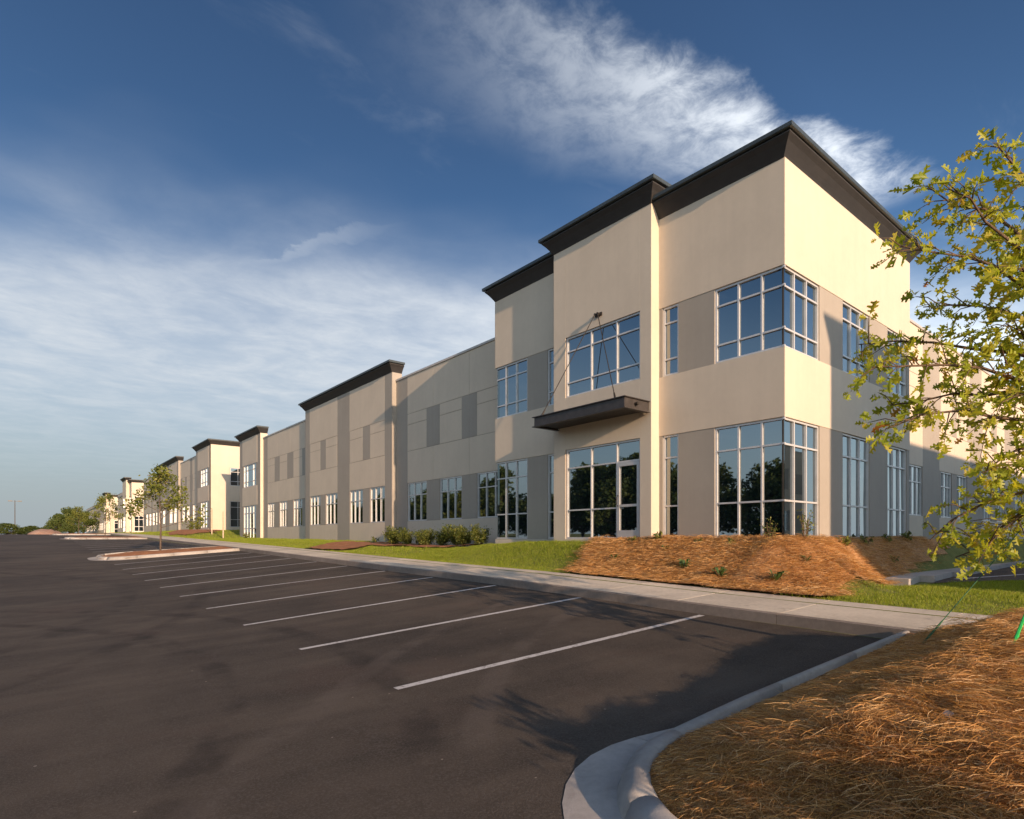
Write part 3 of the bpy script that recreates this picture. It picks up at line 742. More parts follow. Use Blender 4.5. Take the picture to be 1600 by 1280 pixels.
bay(B1, z2, 82.3, 97.0, 8.5, [(83.2, 85.0), (86.0, 87.9), (91, 92.8), (94, 95.8)], (88.2, 90.6))
wing(B1, F2, 96.9, 111.5, 8.1, [(98, 99.8), (101, 102.8), (104, 105.8), (107, 108.8)], pil=[(102.9, 103.9)])
# south wing behind the corner tower
solid(B1, XA+8.0, 21.55, YS+.33, YK+.3, zf+LOW, zf+8.6, name='return_wall')
wing(B1, FK, 21.2, 58, 8.05, [(22.3, 24.0), (25.15, 26.8), (29.1, 30.6), (31.3, 32.9), (35.5, 37.1), (38.2, 39.8), (42, 43.8), (45, 46.8)], pil=[(26.85, 28.9), (33.3, 35.3)])
roofslab(B1, XD+.35, 58, YK+.35, 49.6, zf+7.7); roofslab(B1, XE+.5, 58, 49.6, 55.3, zf+7.7); roofslab(B1, 19.2, 58, 55.3, 66, zf+7.7); roofslab(B1, XD+.35, 58, 66.2, 111.5, z2+7.7)
solid(B1, XD+.3, 58, 111.2, 111.6, zf-2, z2+8.1, name='end_wall'); solid(B1, 57.9, 58.3, YK, 111.6, zf-2, zf+8.05, name='rear_wall')

# --- the two buildings farther along
def far_block(y0, y_end, label, top, xs, zb):
    B = Building((XE, y0, zb), label); FSx = face_s(y0, zb); FWx = face_w(xs, zb)
    sw = [(xs+.35, xs+1.85)] if y0 < 140 else [(xs+.7, xs+3.0)]
    hl = [(a, b, z0, z1) for a, b in sw for z0, z1 in ((0, HEAD), (H2A, H2B))]
    w = B.backing(FSx, xs, xs+7, LOW, top, hl, 'tan_stucco')
    for a, b in sw:
        n = [(a+b)/2] if b-a < 2 else tri(a, b)
        B.window(FSx, a, b, 0, HEAD, n, [.88, 2.16], .05, .09); B.window(FSx, a, b, H2A, H2B, n, [4.83, 5.8], .05, .09)
    nb = 3.6
    w = B.backing(FWx, y0+.33, y0+9, LOW, top, [(y0+1.2, y0+2.6, 0, HEAD), (y0+5, y0+7, 0, HEAD), (y0+1.2, y0+2.6, H2A, H2B), (y0+5, y0+7, H2A, H2B)], 'tan_stucco')
    for a, b in ((y0+1.2, y0+2.6), (y0+5, y0+7)):
        B.window(FWx, a, b, 0, HEAD, [(a+b)/2], [.88, 2.16], .05, .07); B.window(FWx, a, b, H2A, H2B, [(a+b)/2], [5.0], .05, .07)
    cornice(B, [(xs, y0+9), (xs-.03, y0), (xs+7, y0)], zb+top)
    # taller bay just behind, with its own cornice
    F3 = face_w(xs-.5, zb); w3 = B.backing(F3, y0+3.0, y0+8.0, LOW, top+.6, [(y0+4, y0+7, 0, HEAD), (y0+4, y0+7, H2A, H2B)], 'tan_stucco')
    B.window(F3, y0+4, y0+7, 0, HEAD, [y0+5, y0+6], [.88, 2.16], .05, .07); B.window(F3, y0+4, y0+7, H2A, H2B, [y0+5, y0+6], [5.0], .05, .07)
    for yy, Fq in ((y0+3.0, face_s(y0+3.0, zb)), (y0+8.0, face_n(y0+8.0, zb))):
        mb = MB(); Fq.box(mb, xs-.5, xs+.02, LOW, top+.6, 0, .012); B.add(mb, 'pier_cheek', 'tan_stucco')
    cornice(B, [(xs+.3, y0+8.02), (xs-.53, y0+8.02), (xs-.53, y0+2.98), (xs+.3, y0+2.98)], zb+top+.6)
    FW2 = face_w(xs+.6, zb); y = y0+9; ws = []
    while y+3.2 < y_end: ws.append((y+1, y+2.7)); y += 3.2
    wing(B, FW2, y0+8.8, y_end, 8.0, ws)
    roofslab(B, xs+.4, xs+40, y0+.4, y_end, zb+7.6); solid(B, xs+6.9, xs+7.2, y0+.1, y0+20, zb-1.5, zb+8, name='side_wall'); solid(B, xs+.6, xs+40, y_end, y_end+.3, zb-1.5, zb+8, name='end_wall')
    return B
far_block(124.5, 150, 'farther tan block with small corner tower, seen behind the island tree', 8.75, 14.75, zf+1.3)
far_block(158, 232, 'farthest low tan block at the end of the street beside the big trees', 8.0, 14.7, zf+1.3)
# lower grey entrance pier with flat canopy in front of the farther block
# --- the block across the side drive (out of the picture, it shades the south face)
B4 = Building((13.3, -12, EYE-1), 'matching tan block across the side drive behind the camera')
for (x0, x1, t_) in ((13.3, 21.5, 9.35), (21.5, 58, 8.3)):
    Fq = face_n(-12 if x0 < 14 else -13.1, zf); ws = [(x0+1+3.1*k, x0+2.7+3.1*k) for k in range(int((x1-x0-2)/3.1))]
    wing(B4, Fq, x0, x1, t_, ws)
solid(B4, 13.3, 13.6, -45, -12.33, zf-2, zf+9.35); roofslab(B4, 13.6, 21.5, -45, -12.4, zf+9.0); roofslab(B4, 21.5, 58, -45, -13.5, zf+7.7)
solid(B4, 13.6, 58, -45.3, -45, zf-2, zf+8.0)
cornice(B4, [(21.5, -12), (13.3, -12), (13.3, -30)], zf+9.38)

# ------------------------------------------------------------------ side drive and its walk
dr = bpy.data.objects.new('side_walk', None); COL.objects.link(dr); tag(dr, kind='structure')
WP = [(15.2, 5.0), (17.0, 5.3), (19.5, 5.55), (23, 5.8), (27, 6.05), (32, 6.3), (38, 6.5), (46, 6.6), (58, 6.6)]
for (a, b), (c, d) in zip(WP[:-1], WP[1:]):
    n = max(1, int((c-a)/1.8))
    for k in range(n):
        x0, x1 = a+(c-a)*k/n+.006, a+(c-a)*(k+1)/n-.006
        y0, y1 = b+(d-b)*k/n, b+(d-b)*(k+1)/n; z = EYE-.90
        wd = .42+.5*min(1, (x0-15.2)/3)
        mb = MB(); mb.v = [(x0, y0-wd, z-.3), (x1, y1-wd, z-.3), (x1, y1+.05, z-.3), (x0, y0+.05, z-.3), (x0, y0-wd, z), (x1, y1-wd, z), (x1, y1+.05, z), (x0, y0+.05, z)]
        mb.f = [[0, 3, 2, 1], [4, 5, 6, 7], [0, 1, 5, 4], [1, 2, 6, 5], [2, 3, 7, 6], [3, 0, 4, 7]]
        mb.build('slab', 'kerb_concrete', dr)
V = [(16.2, 4.45, EYE-1.03), (19.5, 4.85, EYE-1.03), (27, 5.3, EYE-1.03), (60, 6.2, EYE-1.03), (60, -11, EYE-1.03), (24, -11, EYE-1.03), (21.5, 2.2, EYE-1.03), (18.6, 3.7, EYE-1.03)]
me = bpy.data.meshes.new('side_drive'); me.from_pydata(V, [], [list(range(8))]); tag(link('side_drive', me, 'asphalt'), kind='structure')
mb = MB(); mb.v = [(18.3, 4.42, EYE-1.024), (23.5, 3.55, EYE-1.024), (23.5, 3.67, EYE-1.024), (18.3, 4.54, EYE-1.024)]; mb.f = [[0, 1, 2, 3]]; tag(mb.build('drive_line', 'line_paint'), kind='structure')

# ------------------------------------------------------------------ planting beds
def in_mound(X, Y):
    X, Y = np.asarray(X, float), np.asarray(Y, float)
    e = .5*(vnoise(X, Y, .9, 8)-.5)
    a = (X > SX+.06) & (X < 13.30) & (Y > 4.75+.25*(X-10.6)*.1+e) & (Y < 10.75+(X-SX)*.42+e)
    b = (X >= 13.30) & (X < 23.5+e) & (Y < YS-.02) & (Y > np.interp(X, [13.3, 15.2, 17, 19.5, 23, 27], [4.55, 4.98, 5.30, 5.57, 5.83, 6.1])+.25*e)
    d = (X > SX+.06) & (X < 15.3) & (Y > 4.65+e) & (Y < YS)
    return a | b | (d & (Y < YS) & (X < 13.35))
def in_bed(X, Y):                                                     # bed under the hedge and the tongue of mulch on the lawn
    X, Y = np.asarray(X, float), np.asarray(Y, float); e = .5*(vnoise(X, Y, .8, 9)-.5)
    a = (X > 12.75+e) & (X < XD) & (Y > 18.2) & (Y < 28.2) | (np.hypot((X-12.2)/1.6, (Y-27.6)/2.3) < 1+e)
    b = (np.hypot((X-13.2)/1.9, (Y-66.5)/6.5) < 1+e)
    return a | b
bed_z = lambda X, Y: lawn(X, Y)+.03+.04*vnoise(X, Y, 1.6, 2)+.02*vnoise(X, Y, 6, 7)
mo = grid_sheet('straw_mound', np.arange(SX+.02, 23.6, .14), np.arange(4.2, 12.4, .14), bed_z, 'straw_mat', in_mound)
be = grid_sheet('mulch_bed', np.arange(10.6, XD+.1, .2), np.arange(18, 74, .2), lambda X, Y: lawn(X, Y)+.05+.05*vnoise(X, Y, 2.1, 2), 'red_mulch', in_bed)

def strands(name, P, ang, ln, wd, material, rng, arch=.03, nseg=3, tilt=.13):
    """loose curved strips: P (n,3) centres, ang heading, ln length, wd width"""
    n = len(P); d = np.stack([np.cos(ang), np.sin(ang), rng.normal(0, tilt, n)], -1); d /= np.linalg.norm(d, axis=1)[:, None]
    sd = np.stack([-np.sin(ang), np.cos(ang), np.zeros(n)], -1); up = np.cross(d, sd)
    roll = rng.uniform(0, math.pi, n)[:, None]; wv = sd*np.cos(roll)+up*np.sin(roll)
    bend = rng.normal(0, .09, n)[:, None]; ar = (rng.uniform(0, 1, n)*arch)[:, None]
    V = np.empty((n, (nseg+1)*2, 3))
    for i in range(nseg+1):
        t = i/nseg-.5
        c = P+d*(ln[:, None]*t)+sd*(bend*ln[:, None]*(4*t*t-1)*.5)+np.array([0, 0, 1])*(ar*(1-4*t*t))
        w = wd[:, None]*(.5 if 0 < i < nseg else .3)
        V[:, 2*i] = c-wv*w; V[:, 2*i+1] = c+wv*w
    base = (np.arange(n)*(nseg+1)*2)[:, None, None]
    q = np.array([[2*i, 2*i+1, 2*i+3, 2*i+2] for i in range(nseg)])[None]
    return arr_mesh(name, V.reshape(-1, 3), (base+q).reshape(-1, 4))
rng = np.random.default_rng(11)
# foreground pine straw in swept clumps
def straw_field(n_cl, per, sample, zf_, ln, wd, arch, spread):
    c = sample(n_cl); ca = vnoise(c[:, 0], c[:, 1], .8, 21)*5+rng.normal(0, .75, n_cl); hz = rng.gamma(1.0, .02, n_cl)
    thin = vnoise(c[:, 0], c[:, 1], 1.9, 40)*.6+vnoise(c[:, 0], c[:, 1], 5.5, 41)*.4
    kp = rng.random(n_cl) < np.clip((thin-.24)/.2, .25, 1); c, ca, hz = c[kp], ca[kp], hz[kp]; n_cl = len(c)
    i = np.repeat(np.arange(n_cl), per); n = len(i)
    off = rng.normal(0, spread, (n, 2)); x = c[i, 0]+off[:, 0]; y = c[i, 1]+off[:, 1]
    P = np.stack([x, y, zf_(x, y)+hz[i]+rng.uniform(0, .035, n)], -1)
    return P, ca[i]+rng.normal(0, .55, n), rng.uniform(.5, 1.2, n)*ln, rng.uniform(.6, 1.2, n)*wd
def samp_isl(n):
    out = []
    while len(out) < n:
        d = 1.9+rng.random()**1.25*8; a = R(rng.uniform(-5, 46)); fx, fy = math.sin(R(39.45)+a), math.cos(R(39.45)+a)
        x, y = d*fx, d*fy
        if x < KX-.25 and float(isl_in(x, y, .28)) > 0 and y > -.6: out.append((x, y))
    return np.array(out)
P, a_, l_, w_ = straw_field(8600, 24, samp_isl, isl_top, .18, .0031, .06, .075)
ed = isl_in(P[:, 0], P[:, 1], 0.); keep = (ed > np.where(P[:, 0] > 4.2, .27, .22)) | ((ed > .16) & (rng.random(len(P)) < .05))
P[:, 2] = isl_top(P[:, 0], P[:, 1])+(P[:, 2]-isl_top(P[:, 0], P[:, 1]))*np.clip((ed-.1)/.7, .15, 1); l_ = l_*np.clip(ed/.5, .5, 1); P, a_, l_, w_ = P[keep], a_[keep], l_[keep], w_[keep]
o = link('pine_straw', strands('pine_straw', P, a_, l_, w_, 'straw', rng, .022), 'straw'); o.parent = isl; o.matrix_parent_inverse = Matrix.Translation(-isl.location); o['kind'] = 'stuff'
def samp_mound(n):
    x = rng.uniform(SX, 22, n*5); y = rng.uniform(4.3, 12.3, n*5); k = in_mound(x, y); x, y = x[k], y[k]
    pr = rng.random(len(x)) < np.where(x > 16, .5, 1); x, y = x[pr][:n], y[pr][:n]; return np.stack([x, y], -1)
c = samp_mound(3000)
n_c = len(c); P, a_, l_, w_ = straw_field(n_c, 24, lambda n: c, bed_z, .22, .0055, .06, .14)
tag(link('mound_straw', strands('mound_straw', P, a_, l_, w_, 'straw', rng, .03), 'straw'), 'loose brown pine straw covering the mound below the tower', 'straw', kind='stuff')

# lawn grass
def blades(name, P, ht, wd, rng):
    n = len(P); a = rng.uniform(0, 2*math.pi, n); lean = rng.uniform(.05, .65, n); la = rng.uniform(0, 2*math.pi, n)
    s = np.stack([np.cos(a), np.sin(a), np.zeros(n)], -1)*wd[:, None]*.5
    t = np.stack([np.cos(la)*lean, np.sin(la)*lean, np.ones(n)], -1)*ht[:, None]
    mid = P+t*.55*np.array([.6, .6, 1.0]); V = np.stack([P-s, P+s, mid+s*.8, P+t, mid-s*.8], 1).reshape(-1, 3)
    b = (np.arange(n)*5)[:, None]
    return arr_mesh(name, V, b+np.array([[0, 1, 2, 3, 4]]))
def lawn_pts(n, x0, x1, y0, y1, extra=None):
    x = rng.uniform(x0, x1, n); y = rng.uniform(y0, y1, n)
    k = (x > SX-.02) & ~in_mound(x, y) & ~in_bed(x, y)
    k &= ~((Y_ok(x) > y) & (x > 13.3) & (y < 6.5) & False)
    if extra is not None: k &= extra(x, y)
    return np.stack([x[k], y[k], lawn(x[k], y[k])-.01], -1)
def Y_ok(x): return x*0
def not_tower(x, y): return ~((x > XA-.1) & (y > YS) & (y < 17.3)) & (x < XD-.05)
def south_ok(x, y):
    drive = y > np.interp(x, [16.0, 18.6, 21.5, 24], [4.6, 3.7, 2.2, -11])
    return (y < 5.3) & ~(drive & (x > 16)) & (y < np.interp(x, [10, 13, 15.2, 16.2], [5.2, 5.0, 4.55, 4.4]))
P1 = lawn_pts(90000, SX-.02, 13.6, 10.5, 20, not_tower); P2 = lawn_pts(120000, SX-.02, 22, -1.5, 5.3, south_ok)
P3 = lawn_pts(80000, SX-.02, 14.8, 20, 50, not_tower); P4 = lawn_pts(60000, SX-.02, 18.8, 50, 112, lambda x, y: (x < XE-.05) | ((y > 55.5) & (y < 65.7)))
P5 = lawn_pts(12000, 21.6, 48, 5.9, 7.55, lambda x, y: (x > 23.4) & (y > np.interp(x, [23, 27, 32, 38, 46], [5.9, 6.15, 6.4, 6.6, 6.7])))
for P, h, w_, lb in ((P1, .075, .007, 'mown green grass before the entrance bay and hedge'), (P2, .07, .007, 'sunlit green grass between the sidewalk and side drive'), (P3, .08, .014, 'strip of green lawn along the middle of the block'), (P4, .10, .025, 'far green lawn rising beside the stepped block'), (P5, .07, .012, 'shaded strip of grass under the south wing')):
    n = len(P); cl = .55+.9*vnoise(P[:, 0], P[:, 1], 3.3, 31)*vnoise(P[:, 0], P[:, 1], .8, 33)*1.6
    tag(link('lawn_grass', blades('lawn_grass', P, rng.uniform(.5, 1.2, n)*h*cl, rng.uniform(.6, 1.3, n)*w_, rng), 'grass_blade'), lb, 'grass', kind='stuff')

# ------------------------------------------------------------------ trees, shrubs and small plants
def leaf_cards(rng, C, size, aspect=.55):
    """small folded leaf blades: C (n,3)"""
    n = len(C); d = rng.normal(0, 1, (n, 3)); d[:, 2] -= .3; d /= np.linalg.norm(d, axis=1)[:, None]
    s = np.cross(d, rng.normal(0, 1, (n, 3))); s /= np.linalg.norm(s, axis=1)[:, None]
    sz = (rng.uniform(.6, 1.3, n)*size)[:, None]
    V = np.stack([C-d*sz*.5, C+s*sz*aspect*.5, C+d*sz*.5, C-s*sz*aspect*.5], 1).reshape(-1, 3)
    return V, (np.arange(n)*4)[:, None]+np.array([[0, 1, 2, 3]])
def grow(rs, p, d, ln, rad, depth, segs, tips, spread=.75, up=.15, kids=(3, 4), shrink=.68):
    pts = [p]; q = p.copy(); dd = d.copy()
    for k in range(3):
        dd = (dd+Vector((rs.gauss(0, .10), rs.gauss(0, .10), rs.gauss(up*.3, .08)))).normalized(); q = q+dd*ln/3; pts.append(q.copy())
    segs.append((pts, [rad, rad*.85, rad*.7, rad*.55]))
    if depth == 0: tips.append((q, dd, ln)); return
    for k in range(rs.randint(*kids)):
        t = rs.uniform(.35, 1); i = min(2, int(t*3)); s = pts[i].lerp(pts[i+1], t*3-i)
        nd = (dd+Vector((rs.gauss(0, spread), rs.gauss(0, spread), rs.gauss(up, spread*.5)))).normalized()
        grow(rs, s, nd, ln*shrink*rs.uniform(.8, 1.15), rad*.5, depth-1, segs, tips, spread, up, kids, shrink)
    tips.append((q, dd, ln*.6))
def young_tree_data(seed, H=3.6, clear=1.2, leaf=.10, per=16):
    rs = random.Random(seed); rg = np.random.default_rng(seed); segs = []; tips = []
    trunk = [(0, 0, -.1), (.02, .01, H*.3), (-.02, .02, H*.6), (.01, 0, H*.92)]
    segs.append(([Vector(p) for p in trunk], [.045, .038, .026, .008]))
    for k in range(13):
        z = clear+(H*.9-clear)*k/12; a = k*2.4+rs.uniform(-.4, .4); L = (1.15-.75*k/12)*H*.27
        grow(rs, Vector((0, 0, z)), Vector((math.cos(a), math.sin(a), .35+.04*k)).normalized(), L, .016, 1, segs, tips, .6, .1)
    mb = MB()
    for pts, rad in segs: mb.tube(pts, rad, 5)
    C = np.array([list(t[0]) for t in tips]); C = np.repeat(C, per, 0)+rg.normal(0, .15, (len(C)*per, 3))
    V, F = leaf_cards(rg, C, leaf)
    return mb.mesh('trunk'), arr_mesh('crown', V, F)
def big_tree_data(seed, H, rx, n=5200, leaf=.42):
    rs = random.Random(seed); rg = np.random.default_rng(seed); mb = MB()
    mb.tube([(0, 0, -.3), (.1, 0, H*.25), (-.1, .1, H*.55), (0, 0, H*.85)], [.26, .2, .13, .04], 7)
    blobs = []
    for k in range(26):
        a = rs.uniform(0, 6.28); t = rs.uniform(.12, 1); rr = rx*math.sin(min(1, t*1.15)*math.pi*.92+.12)*rs.uniform(.35, .85)
        c = Vector((rr*math.cos(a), rr*math.sin(a), H*(.18+.74*t))); blobs.append((c, rx*rs.uniform(.24, .42)))
        mb.tube([(0, 0, H*max(.15, t*.6)), c*.55+Vector((0, 0, H*.1)), c], [.08, .05, .015], 5)
    C = []
    for c, r in blobs:
        m = int(n/26); d = rg.normal(0, 1, (m, 3)); d /= np.linalg.norm(d, axis=1)[:, None]
        C.append(np.array(list(c))+d*(r*rg.uniform(.35, 1.12, m)**.6)[:, None]*np.array([1, 1, .75]))
    V, F = leaf_cards(rg, np.concatenate(C), leaf, .7)
    return mb.mesh('trunk'), arr_mesh('crown', V, F)
def place_tree(data, loc, rz, sc, name, label, group, leafmat):
    t, c = data
    r = empty(name, loc, label, 'tree', group); r.rotation_euler.z = rz; r.scale = (sc[0], sc[0], sc[1])
    link('trunk', t, 'bark', r); link('crown', c, leafmat, r); return r
YT = [young_tree_data(s, H=3.9, clear=1.15, leaf=.16, per=30) for s in (3, 8)]
gz = lambda x, y: float(ground(x, y))
place_tree(YT[0], (5.4, 35.0, float(islf[0][1](5.4, 35.0))-.05), .4, (1.12, 1.06), 'young_tree', 'young tree on the nearest far red mulch island', 'young trees on the islands', 'young_leaf')
place_tree(YT[1], (5.6, 64.3, float(islf[1][1](5.6, 64.3))-.05), 1.4, (.85, .95), 'young_tree', 'smaller young tree on the second mulch island', 'young trees on the islands', 'young_leaf')
place_tree(YT[0], (5.4, 93.8, float(islf[2][1](5.4, 93.8))-.05), 2.6, (.9, .85), 'young_tree', 'young tree on the farthest island in front of dark trees', 'young trees on the islands', 'young_leaf')
BT = [big_tree_data(s, 9, 4.6) for s in (1, 2, 3)]
# big trees behind the end of the street
for i, (x, y, s, lb) in enumerate(((9.6, 205, .98, 'tallest dark tree at the far end behind the islands'), (7.2, 200, .74, 'rounded dark tree left of the tallest far tree'), (5.9, 214, .55, 'low dark tree at the left end of the far group'), (12.0, 190, .8, 'dark tree right of the tallest, touching the farthest block'), (8.6, 182, .5, 'low bushy tree in front of the tallest far tree'))):
    place_tree(BT[i % 3], (x, y, EYE+.6), i*1.3, (s, s*.92), 'broad_tree', lb, 'trees at the far end', 'mid_leaf')
# low scrub at far left
for i, (x, y, s, lb) in enumerate(((-2.5, 150, .42, 'low scrub bush at the far left edge'), (1.0, 158, .36, 'low scrub bush left of the dirt mound'), (3.0, 176, .36, 'small bush just behind the dirt mound'))):
    place_tree(BT[(i+1) % 3], (x, y, EYE+.3), i, (s*1.7, s*.72), 'scrub_bush', lb, 'scrub at far left', 'young_leaf')
# tree belt across the car park: seen only mirrored in the glass
rs = random.Random(4)
for i in range(66):
    row = i % 2; y = -16+3.0*i+rs.uniform(-1.5, 1.5); s = rs.uniform(.66, 1.18)
    place_tree(BT[i % 3], (-24-5*row+rs.uniform(-2, 1), y, EYE-1.7 if y < 30 else EYE-.8), rs.uniform(0, 6), (s*1.15, s), 'belt_tree', 'dark tree of the belt mirrored in the ground floor glass', 'tree belt across the car park', 'dark_leaf')
# trees south of the car park: only their long shadows reach into the picture
for i, (x, y, s) in enumerate(((-6.0, -35, 1.0), (-9.5, -29, .95), (-13.5, -32, 1.1), (-4.6, -43, 1.08), (-17.5, -26, 1.0), (-7.5, -24, .66), (-11.0, -42, 1.3))):
    place_tree(BT[i % 3], (x, y, EYE-1.9), i*1.9, (s*.9, s), 'shade_tree', 'tree south of the car park whose shadow streaks the asphalt', 'trees south of the car park', 'dark_leaf')
# dirt mound
def dirt():
    xs = np.linspace(-1, 1, 26); V = []; X, Y = np.meshgrid(xs, xs)
    Z = np.maximum(0, 1-np.hypot(X, Y)**2)**.9*(1+.5*(vnoise(X, Y, 3, 5)-.5))+.1*vnoise(X, Y, 7, 6)*(np.hypot(X, Y) < 1)
    i = np.arange(26*26).reshape(26, 26); F = np.stack([i[:-1, :-1], i[:-1, 1:], i[1:, 1:], i[1:, :-1]], -1).reshape(-1, 4)
    return arr_mesh('dirt_mound', np.stack([X, Y, Z-.12], -1).reshape(-1, 3), F, True)
o = link('dirt_mound', dirt(), 'red_clay'); o.location = (2.7, 124, EYE+.6); o.scale = (2.6, 4, 1.0); tag(o, 'heap of bare reddish dirt at the end of the car park', 'mound')

# shrubs
def shrub_data(seed, r, h, n, leaf, stems=9):
    rs = random.Random(seed); rg = np.random.default_rng(seed); mb = MB(); C = []
    for k in range(stems):
        a = rs.uniform(0, 6.28); e = Vector((math.cos(a)*r*rs.uniform(.2, .85), math.sin(a)*r*rs.uniform(.2, .85), h*rs.uniform(.55, .98)))
        mb.tube([(0, 0, -.05), e*.5+Vector((0, 0, h*.1)), e], [.012, .009, .004], 4)
        for q in range(int(n/stems)):
            t = rs.uniform(.3, 1.08); C.append(e*t+Vector((rs.gauss(0, r*.13), rs.gauss(0, r*.13), rs.gauss(0, h*.08))))
    V, F = leaf_cards(rg, np.array([list(c) for c in C if c.z > .02]), leaf, .5)
    return mb.mesh('stem'), arr_mesh('foliage', V, F)
def place_shrub(d, loc, rz, s, name, label, group, mt='shrub_leaf', cat='shrub'):
    r = empty(name, loc, label, cat, group); r.rotation_euler.z = rz; r.scale = (s, s, s)
    link('stem', d[0], 'twig', r); link('foliage', d[1], mt, r); return r
HS = [shrub_data(s, .72, .95, 2600, .085, 16) for s in (1, 2, 3)]
for i, (y, s) in enumerate(((25.0, .92), (24.0, .8), (23.05, .76), (22.1, .78), (21.15, .80), (20.2, .95), (19.25, .78), (18.35, .80))):
    x = 13.55+.15*((i*7) % 3-1); od = ('first', 'second', 'third', 'fourth', 'fifth', 'sixth', 'seventh', 'last')[i]
    lb = od+' leafy shrub from the left in the hedge row by the wing' if i < 7 else 'rightmost leafy shrub of the hedge row beside the entrance tower'
    place_shrub(HS[i % 3], (x, y, float(lawn(x, y))), i*1.1, s, 'hedge_shrub', lb, 'hedge shrubs below the shaded wing')
sh_ = place_shrub(HS[1], (2.62, -2.0, float(isl_top(2.62, -2.0))), .6, 1.0, 'shade_shrub', 'unseen shrub added on the foreground island to shade kerb and asphalt', None); sh_.scale = (.85, .85, 1.35)  # this shrub and the next are unseen, added for their shadows
sh2 = place_shrub(HS[2], (5.6, -2.6, float(isl_top(5.6, -2.6))), 2.1, 1.0, 'shade_shrub', 'second unseen shrub added on the foreground island to shade the straw', None); sh2.scale = (1.0, .8, 1.05)
LS = [shrub_data(11, .20, .28, 90, .09, 7), shrub_data(12, .30, .75, 190, .06, 8)]
for i, (x, y, k, s, lb) in enumerate(((12.85, 9.55, 0, 1.1, 'small leafy plant by the wall left of the corner window'), (12.75, 10.35, 0, .8, 'small plant at the wall beside the entrance door'), (12.8, 6.55, 1, .8, 'sparse upright shrub before the corner window'), (13.3, 6.0, 1, 1.0, 'taller sparse shrub just right of the tower corner'), (16.9, 6.05, 0, 1.1, 'shaded low plant under the first south window'), (18.6, 6.1, 0, 1.0, 'shaded low plant between the two south windows'), (20.3, 6.15, 0, 1.2, 'shaded low plant under the last tower window'), (15.4, 6.0, 0, 1.0, 'low plant at the south wall near the corner'), (12.7, 8.3, 0, .7, 'tiny plant under the left corner window'), (12.6, 7.4, 0, .8, 'small plant under the middle of the corner window'), (17.6, 5.65, 0, .8, 'dark small plant low on the shaded bank'), (13.9, 27.9, 0, 1.3, 'small bush at the foot of the far cornice bay'), (13.4, 48.9, 0, 1.6, 'small bush by the narrow bay at the court'), (13.6, 66.5, 0, 2.4, 'bush on the mulch below the stepped block'), (13.4, 69, 0, 2.6, 'bush left of another below the stepped block'))):
    zz = float(lawn(x, y)); place_shrub(LS[k], (x, y, zz), i, s, 'small_shrub', lb, 'small plants in the beds')
def weed_data(seed):
    rs = random.Random(seed); mb = MB()
    for k in range(15):
        a = rs.uniform(0, 6.28); L = rs.uniform(.12, .26); h = rs.uniform(.05, .17); d = Vector((math.cos(a), math.sin(a), 0)); s = Vector((-d.y, d.x, 0))*.028
        i = len(mb.v); mb.v += [tuple(p) for p in (d*.01, d*L*.5+s+Vector((0, 0, h)), d*L+Vector((0, 0, h*.8)), d*L*.5-s+Vector((0, 0, h)))]; mb.f.append([i, i+1, i+2, i+3])
    return mb.mesh('weed')
WD = [weed_data(k) for k in (1, 2)]
for m_ in WD: m_.materials.append(MAT['weed_leaf'])
for i, (x, y, lb) in enumerate(((11.35, 7.75, 'green weed left of the three on the straw mound'), (11.15, 6.75, 'middle green weed on the straw mound slope'), (11.3, 5.65, 'right green weed low on the straw mound'), (12.2, 8.9, 'tiny weed high on the mound below the wall'), (12.3, 5.5, 'tiny weed at the right shoulder of the mound'), (11.6, 10.0, 'tiny weed at the left end of the mound'))):
    o = link('weed', WD[i % 2]); o.location = (x, y, float(bed_z(x, y))+.02); o.rotation_euler.z = i*1.7; q = 1.35 if i < 3 else .8; o.scale = (q, q, q); tag(o, lb, 'weed', 'weeds on the straw mound')

# ------------------------------------------------------------------ the oak at the right
def oak_leaf_mesh(seed):
    rs = random.Random(seed)
    half = [(0, 0), (.10, .05), (.16, .07), (.17, .21), (.26, .24), (.30, .10), (.39, .11), (.46, .36), (.57, .35), (.60, .12), (.69, .13), (.75, .29), (.86, .26), (.86, .10), (1.0, .0)]
    V = []; F = []
    for sgn in (1, -1):
        i = len(V)
        for (t, w) in half:
            w *= rs.uniform(.85, 1.15); z = .10*abs(w)*3+.16*math.sin(t*2.2+seed)*t
            V.append((t, sgn*w, z))
        F.append([i+k for k in range(len(half))] if sgn > 0 else [i+k for k in range(len(half))][::-1])
    st = len(V); V += [(0, .006, 0), (0, -.006, 0), (-.28, -.005, .04), (-.28, .005, .04)]; F.append([st, st+1, st+2, st+3])
    me = bpy.data.meshes.new('leaf'); me.from_pydata(V, [], F); bm = bmesh.new(); bm.from_mesh(me); bmesh.ops.triangulate(bm, faces=bm.faces); bmesh.ops.remove_doubles(bm, verts=bm.verts, dist=1e-5); bm.to_mesh(me); bm.free()
    me.materials.append(MAT['oak_leaf']); return me
